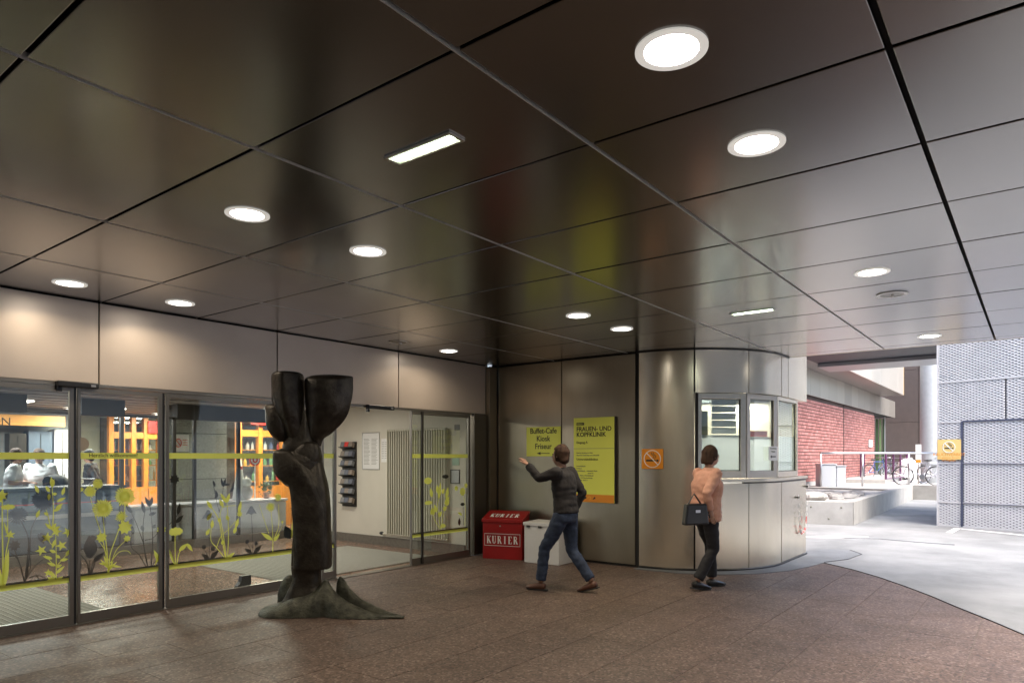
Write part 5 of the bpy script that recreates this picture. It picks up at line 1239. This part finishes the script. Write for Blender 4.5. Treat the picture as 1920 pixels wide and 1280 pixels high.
# ------------------------------------------------------------------ expanded-metal clad wall at right
A = on_z(1757,985,0); B = on_z(1920,997,0); u = (B-A).normalized(); nrm = Vector((u.y, -u.x, 0))
if nrm.x > 0: nrm = -nrm
mw = empty('mesh_wall', tuple(A), 0, 'enclosure clad in pale expanded metal mesh with a flush door at the right', 'wall')
LW = 8.0; HW = 4.32
Z3 = Vector((0,0,1))
b0 = [A-nrm*.06, A+u*LW-nrm*.06, A+u*LW-nrm*4, A-nrm*4]
MB().hexa(b0, [v+Z3*HW for v in b0]).build('backing', mat('mesh_backing', (.15,.15,.155), .7), mw)
dM = A.x*Fv[0]+A.y*Fv[1]
def mh(py): return EYE+(CY-py)/FPX*dM
def mu(px):
    r = ray(px, 855); # intersect with wall line
    # solve r*t = A + u*s
    det = r[0]*(-u.y)-r[1]*(-u.x); t_ = (A.x*(-u.y)-A.y*(-u.x))/det; s_ = (Vector((r[0]*t_, r[1]*t_, 0))-Vector((A.x,A.y,0))).dot(u); return s_
def mesh_panel(s0, s1, z0, z1):
    cw, ch = .112, .058
    mb = MB(); nx = max(1, int((s1-s0)/cw)); nz = max(1, int(round((z1-z0)/ch*2))); cw = (s1-s0)/nx; ch = (z1-z0)/nz*2
    for r in range(nz+1):
        for c in range(nx+1):
            sc_ = s0+c*cw+(cw/2 if r % 2 else 0); z = z0+r*ch/2
            # strands around the diamond hole: a pair of slanted blades per node
            for sg in (-1, 1):
                x0_, x1_ = sc_, sc_+sg*cw/2; za, zb = z, z+ch/2
                if x1_ < s0-.001 or x1_ > s1+.001 or x0_ > s1+.001 or zb > z1+.001: continue
                w_ = .0175
                P0_, P1_ = A+u*x0_+Z3*za, A+u*x1_+Z3*zb
                mb.add([P0_-Z3*w_+nrm*.012, P1_-Z3*w_+nrm*.012, P1_+Z3*w_-nrm*.010, P0_+Z3*w_-nrm*.010], [(0,1,2,3)])
    return mb.build('mesh_panel', M_MESH, mw)
zs = [0.02, mh(940), mh(868), mh(792), mh(718), HW]
dl = mu(1804)
for i in range(5):
    z0, z1 = zs[i]+.012, zs[i+1]-.012
    if i < 3:
        mesh_panel(.02, dl-.02, z0, z1); mesh_panel(dl+.03, dl+3.0, z0, z1); mesh_panel(dl+3.03, LW, z0, z1)
    elif i == 3: mesh_panel(.02, mu(1886)-.015, z0, z1); mesh_panel(mu(1886)+.015, LW, z0, z1)
    else: mesh_panel(.02, LW, z0, z1)
fr_ = MB()
def mbar(mb, s0, s1, z0, z1, d=.02):
    b = [A+u*s0-nrm*.03, A+u*s1-nrm*.03, A+u*s1+nrm*d, A+u*s0+nrm*d]; mb.hexa([v+Z3*z0 for v in b], [v+Z3*z1 for v in b])
for z in zs: mbar(fr_, 0, LW, z-.014, z+.014)
mbar(fr_, 0, .03, .036, HW, .024); fr_.build('frame_bar', M_MESH, mw)
dj = MB(); mbar(dj, dl-.018, dl+.018, .02, zs[3]+.01, .027); mbar(dj, dl+.018, dl+3.01, zs[3]-.012, zs[3]+.022, .027); mbar(dj, dl+.02, dl+3.0, zs[2]-.008, zs[2]+.008, .027); mbar(dj, dl+.02, dl+3.0, zs[1]-.006, zs[1]+.006, .027)
dj.build('door_joint', mat('joint_blue', (.06,.07,.11), .5), mw)
mesh_cap = MB(); b0 = [A+nrm*.03, A+u*LW+nrm*.03, A+u*LW-nrm*4, A-nrm*4]; mesh_cap.hexa([v+Z3*(HW+.002) for v in b0], [v+Z3*(HW+.06) for v in b0]); mesh_cap.build('top_cap', M_MESH, mw)
# yellow sign on the mesh
s0, s1 = mu(1759), mu(1803); z0, z1 = mh(861), mh(824)
t = empty('no_smoking_sign', tuple(A+u*(s0+s1)/2+Z3*z0), 0, 'pale yellow no smoking sign fixed to the metal mesh wall', 'sign')
b0 = [A+u*s0+nrm*.03, A+u*s1+nrm*.03, A+u*s1+nrm*.04, A+u*s0+nrm*.04]; MB().hexa([v+Z3*z0 for v in b0], [v+Z3*z1 for v in b0]).build('board', mat('faded_yellow', (.78,.56,.20), .5), t)
cc = A+u*(s0+s1)/2+nrm*.0405+Z3*(z1-.17); nosmoke(t, cc, u, nrm, .30, M_PAPER)
for k, (s_, w_) in enumerate((('RAUCHVERBOT', .09),('im gesamten Bereich', .05),('des Einganges', .05))): text(s_, w_, M_ORAN, t, tuple(A+u*(s0+s1)/2+nrm*.0405+Z3*(z1-.36-.055*k)), u, (0,0,1), 'CENTER')

# chain at the kiosk
ch0 = Vector((10.83, 2.885, .93)); 
t = empty('safety_chain', tuple(ch0), 0, 'red and white plastic chain hanging in a loop on the kiosk end', 'chain')
MB().cyl(ch0+Vector((0,.015,0)), ch0+Vector((0,-.03,0)), .014).build('hook', M_ALUD, t); ch1 = Vector((11.33, 2.885, 1.08)); MB().cyl(ch1+Vector((0,.015,0)), ch1+Vector((0,-.03,0)), .014).build('hook', M_ALUD, t)
N_ = 34
for k in range(N_):
    s_ = k/(N_-1); x = ch0.x+(ch1.x-ch0.x)*s_; zc = ch0.z*(1-s_)+ch1.z*s_-.62*(1-(2*s_-1)**4*1.0)*(1 if True else 0)
    s2 = (k+.5)/(N_-1); z2 = ch0.z*(1-s2)+ch1.z*s2-.62*(1-(2*s2-1)**4); d_ = Vector(((ch1.x-ch0.x)/(N_-1), 0, (z2-zc)*2)).normalized(); w_ = Vector((0,-1,0)) if k % 2 else d_.cross(Vector((0,-1,0)))
    l_ = .024 if abs(d_.z) < .8 else .03
    c = Vector((x, 2.865, zc)); mb = MB(); mb.tube([c+d_*math.cos(a)*l_+w_*math.sin(a)*.012 for a in [2*PI*q/10 for q in range(10)]], .004, 5, closed=True)
    mb.build('link', M_REDL if (k//3) % 2 and .15 < s_ < .85 else M_PAPER, t)
# notice with arrow on the kiosk
W1v = Vector((*W1, 0)); W2v = Vector((*W2, 0)); u = (W2v-W1v).normalized(); nn = Vector((u.y,-u.x,0)); L_ = (W2v-W1v).length
o0 = W1v+u*(L_-.20)+nn*.016
t = empty('paper_notice', tuple(o0), 0, 'white paper with left pointing arrow taped to the kiosk window frame', 'notice')
b0 = [o0, o0+u*.2, o0+u*.2+nn*.002, o0+nn*.002]; MB().hexa([v+Z3*1.49 for v in b0], [v+Z3*1.69 for v in b0]).build('sheet', M_PAPER, t)
mb = MB(); c = o0+u*.1+nn*.0022+Z3*1.545; mb.prism([c-u*.065, c-u*.03+Z3*.022, c-u*.03-Z3*.022], nn*.001); mb.prism([c-u*.032+Z3*.007, c+u*.06+Z3*.007, c+u*.06-Z3*.007, c-u*.032-Z3*.007], nn*.001); mb.build('arrow', M_INK, t)
text('Anmeldung', .032, M_INKG, t, tuple(o0+u*.1+nn*.003+Z3*1.65), u, (0,0,1), 'CENTER'); text('Eingang', .03, M_INKG, t, tuple(o0+u*.1+nn*.003+Z3*1.61), u, (0,0,1), 'CENTER')

# ------------------------------------------------------------------ opposite side of the street (only seen in reflections)
ob = empty('street_building', (4, -17, 0), 0, 'pale rendered building across the driveway behind the camera', 'building')
MB().box(-22, 26, -20, -17, 0, 14).build('wall', mat('render_wall', (.30,.28,.25), .8, var=.05), ob)
for fl_ in range(4):
    for k in range(15):
        x = -20+k*3.1; MB().box(x, x+1.6, -16.99, -16.95, 1.0+fl_*3.3, 2.9+fl_*3.3).build('window', mat('far_glass', (.05,.06,.08), .1), ob)
ob = empty('street_building', (-18, 3, 0), 0, 'grey building at the rear end of the passage behind the camera', 'building')
MB().box(-22, -18, -14, 20, 0, 14).build('wall', MATS['render_wall'], ob)
for fl_ in range(4):
    for k in range(9):
        y = -12+k*3.3; MB().box(-17.99, -17.95, y, y+1.6, 1.0+fl_*3.3, 2.9+fl_*3.3).build('window', MATS['far_glass'], ob)

# ------------------------------------------------------------------ people
def remeshed(mb, name, m, parent, vox=.014, smooth=6, fold=0, seed=0):
    me = mb.mesh(name); o = bpy.data.objects.new('tmp', me); COL.objects.link(o)
    rm = o.modifiers.new('r', 'REMESH'); rm.mode = 'VOXEL'; rm.voxel_size = vox; rm.use_smooth_shade = True
    sm = o.modifiers.new('s', 'SMOOTH'); sm.iterations = smooth; sm.factor = .5
    dg = bpy.context.evaluated_depsgraph_get(); me2 = bpy.data.meshes.new_from_object(o.evaluated_get(dg)); bpy.data.objects.remove(o)
    if fold:
        for v in me2.vertices:
            c = v.co; k = noise.noise(Vector((c.x*9, c.y*9, c.z*22))+Vector((seed,0,0)))+.5*noise.noise(c*30); v.co = c+v.normal*k*fold
    me2.materials.clear(); me2.materials.append(m); me2.name = name
    for p in me2.polygons: p.use_smooth = True
    o = bpy.data.objects.new(name, me2); COL.objects.link(o); o.parent = parent; return o
def person(loc, rz, label, J, shirt, trousers, hair_m, shoe, skin=(.42,.24,.17), jacket_long=0, sleeve='long', hair_len=0, bulk=1.0, group=None, vox=.014, H_=1.0):
    """J: joints in local metres; faces +X, left +Y"""
    t = empty('person', loc, rz, label, 'person', group)
    V = Vector; sk = mat('skin_%g' % skin[0], skin, .55)
    hip, chest, neck, head = V(J['hip']), V(J['chest']), V(J['neck']), V(J['head'])
    sd = V((0,1,0))
    body = MB()
    body.tube([hip-V((0,0,.06)), hip, hip.lerp(chest,.5), chest, neck-V((0,0,.09)), neck], [(.14,.09),(.15,.10),(.125,.09),(.14,.10),(.08,.06),(.05,.05)], 16, side=sd)
    body.tube([neck-V((0,0,.02)), neck+(head-neck)*.5], .052, 12)
    fw = V(J.get('face', (1,0,0))).normalized()
    body.ball(head, (.085,.075,.112), 16, 12); body.ball(head+fw*.035-V((0,0,.045)), (.055,.055,.07), 12, 8)
    body.tube([head+fw*.085+V((0,0,.015)), head+fw*.112-V((0,0,.022))], [.009,.016], 8)
    sdv = V((-fw.y, fw.x, 0))
    for s_ in (-1,1): body.ball(head+sdv*s_*.078-V((0,0,.005)), (.018,.012,.03), 8, 6)
    for s_, k in ((1,'l'),(-1,'r')):
        sh, el, wr = V(J['sh'+k]), V(J['el'+k]), V(J['wr'+k])
        body.tube([sh, sh.lerp(el,.5), el, el.lerp(wr,.35), wr], [.042,.042,.038,.036,.026], 12)
        hp, kn, an = V(J['hp'+k]), V(J['kn'+k]), V(J['an'+k])
        body.tube([hp, hp.lerp(kn,.5), kn, kn.lerp(an,.35), an], [.075,.062,.050,.050,.036], 12)
        d = (wr-el).normalized(); body.tube([wr-d*.01, wr+d*.04, wr+d*.085], [(.028,.02),(.038,.016),(.036,.013)], 10, side=d.cross(V((0,0,1))) if abs(d.z) < .9 else V((1,0,0)))
    bo = remeshed(body, 'body', sk, t, vox)
    # fingers, rooted in the palms, added to the body mesh
    fg = MB()
    for k in 'lr':
        el, wr = V(J['el'+k]), V(J['wr'+k]); d = (wr-el).normalized(); sdd = (d.cross(V((0,0,1))) if abs(d.z) < .9 else V((1,0,0))).normalized(); pn = d.cross(sdd).normalized()
        for q, ln in enumerate((.07,.08,.074,.058)):
            b0 = wr+d*.075+sdd*(-.027+.018*q); fg.tube([b0, b0+d*ln*.5+pn*.004, b0+d*ln*.85+pn*.016, b0+d*ln+pn*.028], [.009,.0085,.008,.006], 7)
        b0 = wr+d*.03+sdd*-.034; fg.tube([b0, b0+d*.03-sdd*.02, b0+d*.06-sdd*.026+pn*.01], [.011,.010,.007], 7)
    bm = bmesh.new(); bm.from_mesh(bo.data); fm_ = fg.mesh('f', smooth=True); bm.from_mesh(fm_); bm.to_mesh(bo.data); bm.free()
    for p in bo.data.polygons: p.use_smooth = True
    # eyes and mouth
    for s_ in (-1,1): MB().ball(head+fw*.078+sdv*s_*.031+V((0,0,.012)), (.009,.009,.008), 8, 6).build('eye', M_INK, t, local=True, smooth=True)
    MB().tube([head+fw*.089-V((0,0,.058))+sdv*s_*.022 for s_ in (-1,0,1)], .005, 6).build('mouth', mat('lips', (.3,.1,.09), .5), t, local=True)
    # clothes
    tr_ = MB(); tr_.tube([hip-V((0,0,.10)), hip-V((0,0,.02)), hip+V((0,0,.09))], [(.17,.12),(.178,.128),(.15,.112)], 16, side=sd)
    for k in 'lr':
        hp, kn, an = V(J['hp'+k]), V(J['kn'+k]), V(J['an'+k]); tr_.tube([hp+V((0,0,.04)), hp.lerp(kn,.5), kn, kn.lerp(an,.4), an+(kn-an)*.06], [.10,.086,.070,.066,.062], 14)
    remeshed(tr_, 'trousers', trousers, t, vox, 4, .008, 3)
    js = MB(); low = hip-V((0,0,jacket_long)); js.tube([low, hip+V((0,0,.03)), hip.lerp(chest,.5), chest, chest+V((0,0,.11)), neck-V((0,0,.045)), neck-V((0,0,.005))], [(.19*bulk,.14*bulk),(.182*bulk,.135*bulk),(.165*bulk,.128*bulk),(.188*bulk,.138*bulk),(.175,.115),(.10,.08),(.066,.064)], 18, side=sd)
    for k in 'lr':
        sh, el, wr = V(J['sh'+k]), V(J['el'+k]), V(J['wr'+k]); js.ball(sh-V((0,0,.008)), .073, 14, 10)
        if sleeve == 'long': js.tube([sh, sh.lerp(el,.5), el, el.lerp(wr,.5), wr-(wr-el)*.03], [.068,.062,.055,.05,.044], 14)
        else: js.tube([sh, sh.lerp(el,.5), sh.lerp(el,.8)], [.068,.064,.062], 14)
    remeshed(js, 'jacket' if sleeve == 'long' else 'shirt', shirt, t, vox, 4, .009, 9)
    # hair
    hb = MB(); hb.ball(head-fw*.016+V((0,0,.020)), (.102,.094,.112), 16, 12); hb.ball(head-fw*.05-V((0,0,.04)), (.06,.08,.07), 12, 8)
    if hair_len: hb.tube([head-fw*.04, head-fw*.06-V((0,0,hair_len))], [.085,.07], 12)
    # cut away the face side
    ho = remeshed(hb, 'hair', hair_m, t, .012, 3, .008, 5)
    bm = bmesh.new(); bm.from_mesh(ho.data); kill = [v for v in bm.verts if (v.co-head).dot(fw) > .040 and (v.co-head).z < .056]; bmesh.ops.delete(bm, geom=kill, context='VERTS'); bm.to_mesh(ho.data); bm.free()
    for k in 'lr':
        an = V(J['an'+k]); td = V(J.get('toe'+k, (1,0,0))).normalized(); up_ = V((0,0,1))
        s_ = MB(); s_.tube([an-td*.055-up_*.045, an-td*.02-up_*.04, an+td*.06-up_*.05, an+td*.13-up_*.06, an+td*.185-up_*.066], [(.034,.034),(.042,.046),(.046,.036),(.046,.026),(.03,.016)], 12, side=td.cross(up_))
        so = s_.build('shoe', shoe, t, local=True, smooth=True)
        MB().hexa([an+td*a+td.cross(up_)*b_-up_*.092 for a, b_ in ((-.085,-.034),(.175,-.034),(.175,.034),(-.085,.034))], [an+td*a+td.cross(up_)*b_-up_*.075 for a, b_ in ((-.085,-.034),(.175,-.034),(.175,.034),(-.085,.034))]).build('sole', M_RUBBER, so, local=True, bevel=.012)
    return t
def J_walk(stride, lift=.0, h=1.0, arms=None, lean=.03):
    J = dict(hip=(0,0,.90), chest=(lean,0,1.22), neck=(lean+.02,0,1.43), head=(lean+.045,0,1.56), shl=(lean,.175,1.37), shr=(lean,-.175,1.37), hpl=(0,.09,.86), hpr=(0,-.09,.86),
      anl=(stride,.08,.092), knl=(stride*.62+.05,.09,.49), anr=(-stride,-.08,.13), knr=(-stride*.3+.06,-.09,.47), toer=(1,0,-.28), ell=(-.14,.24,1.12), wrl=(-.02,.24,.88), elr=(.10,-.24,1.10), wrr=(.28,-.22,.92))
    if arms: J.update(arms)
    return J
jeans = mat('blue_jeans', (.035,.052,.095), .85, var=.35, vscale=16, bump=.3, bscale=200); black = mat('black_cloth', (.018,.018,.022), .8, var=.2, vscale=20)
peach = mat('peach_jacket', (.62,.33,.24), .85, var=.1, vscale=14, bump=.3, bscale=160); hairb = mat('brown_hair', (.05,.027,.017), .75, var=.5, vscale=30, bump=.8, bscale=90, stretch=(1,1,.25), spec=.25); shoeb = mat('black_leather', (.015,.015,.016), .3); shoebr = mat('brown_leather', (.12,.05,.03), .45)
white = mat('white_cotton', (.78,.79,.82), .8); darkj = mat('charcoal_jacket', (.022,.020,.021), .9, var=.3, vscale=15, bump=.3, bscale=150)
# man walking left with raised forearm
f1, f2 = on_z(1013,1103,0), on_z(1112,1114,0); mid = (f1+f2)/2; hd = math.atan2(f1.y-f2.y, f1.x-f2.x); st_ = (f1-f2).length/2
person((mid.x, mid.y, 0), hd, 'man in dark jacket and blue jeans striding left with one arm raised forward', J_walk(st_*.86, arms=dict(shl=(.03,.175,1.37), ell=(.24,.21,1.30), wrl=(.42,.15,1.45), elr=(-.10,-.23,1.12), wrr=(.02,-.22,.88))), darkj, jeans, hairb, shoebr)
# woman in peach jacket
P = on_z(1322,1103,0)
rzw = YAW-PI/2+.35
pw = person((P.x, P.y, 0), rzw, 'woman in peach jacket and dark trousers walking past the kiosk with a dark handbag', J_walk(.15, arms=dict(knr=(.05,-.09,.47), anr=(-.16,-.07,.11), toer=(1,0,-.12), shl=(.03,.17,1.35), shr=(.03,-.17,1.35), elr=(-.16,-.25,1.12), wrr=(-.10,-.24,.93), ell=(.12,.24,1.1), wrl=(.26,.20,.98), neck=(.05,0,1.42), head=(.085,0,1.555))), peach, black, hairb, shoeb, jacket_long=.10, bulk=1.2, hair_len=.10)
hb = Vector((-.30,-.24,.80)); t = empty('handbag', (P.x, P.y, 0), rzw, 'dark shoulder handbag with silver clasp carried by the woman in peach', 'handbag')
MB().prism([hb+Vector(v) for v in ((-.16,-.04,-.02),(.16,-.04,-.02),(.13,-.04,.22),(-.13,-.04,.22))], (0,.09,0)).build('body', shoeb, t, local=True, bevel=.02)
MB().box(hb.x-.03, hb.x+.03, hb.y-.05, hb.y-.042, hb.z+.12, hb.z+.15).build('clasp', M_STEEL, t, local=True)
MB().tube([hb+Vector((-.1,0,.21)), hb+Vector((-.02,.0,.33)), Vector((-.11,-.24,.86)), hb+Vector((.12,0,.22))], .010, 7).build('handle', shoeb, t, local=True)
# staff behind the reception
stand = dict(anr=(-.02,-.1,.092), knr=(.02,-.1,.48), toer=(1,0,0), anl=(0,.1,.092), knl=(.03,.1,.48), ell=(-.02,.26,1.1), wrl=(.2,.2,1.1), elr=(-.02,-.26,1.1), wrr=(.2,-.18,1.12))
a = on_y(22, 855, 13.4); person((a.x, a.y, 0), -.3, 'staff member in white shirt and trousers at far left behind the reception', J_walk(0, arms=stand), white, white, hairb, shoebr, sleeve='short', vox=.02, group='staff in white behind the reception')
a = on_y(76, 855, 13.7); person((a.x, a.y, 0), -2.2, 'staff member in white shirt and dark trousers right of the other, with folded arm', J_walk(0, arms=stand), white, black, hairb, shoebr, sleeve='short', vox=.02, group='staff in white behind the reception')
a = on_y(174, 855, 14.2); person((a.x, a.y, 0), 2.5, 'visitor in black jacket and grey trousers walking in front of the cream lobby wall', J_walk(.2), black, mat('grey_cloth', (.25,.23,.2), .8), black, shoeb, vox=.02)
# pram beside the staff
a = on_y(108, 855, 13.2); t = empty('pram', (a.x, a.y, 0), .4, 'black folding pram with chrome bars right of the reception staff', 'pram')
mb = MB()
for k in range(7):
    pass
R_ = [(math.cos(PI*k/12), math.sin(PI*k/12)) for k in range(13)]
hood = MB(); vs = []
for i in range(7):
    aa = PI*.1+PI*.55*i/6
    for j in range(9):
        bb_ = PI*j/8; vs.append((-.05+.3*math.cos(aa)*math.sin(bb_)*1.0, .22*math.cos(bb_), .95+.3*math.sin(aa)*math.sin(bb_)))
hood.add(vs, [(i*9+j, i*9+j+1, (i+1)*9+j+1, (i+1)*9+j) for i in range(6) for j in range(8)]); hood.build('hood', black, t, local=True, smooth=True)
MB().prism([(-.3,-.2,.75),(.35,-.2,.85),(.3,-.2,1.0),(-.1,-.2,.98),(-.35,-.2,1.05)], (0,.4,0)).build('seat', black, t, local=True, bevel=.02)
MB().tube([(-.4,.22,.1),(.2,.22,.9),(.55,.22,1.15),(.55,-.22,1.15),(.2,-.22,.9),(-.4,-.22,.1)], .013, 8).build('push_bar', M_STEEL, t, local=True); MB().tube([(.4,.22,.1),(-.2,.22,.95),(-.2,-.22,.95),(.4,-.22,.1)], .013, 8).build('frame', M_STEEL, t, local=True)
for x in (-.4,.4):
    for y in (-.24,.24): MB().tube([(x+.11*math.cos(2*PI*k/16), y, .12+.11*math.sin(2*PI*k/16)) for k in range(16)], .014, 6, closed=True).build('wheel', M_RUBBER, t, local=True)
print('slabs', nslab)
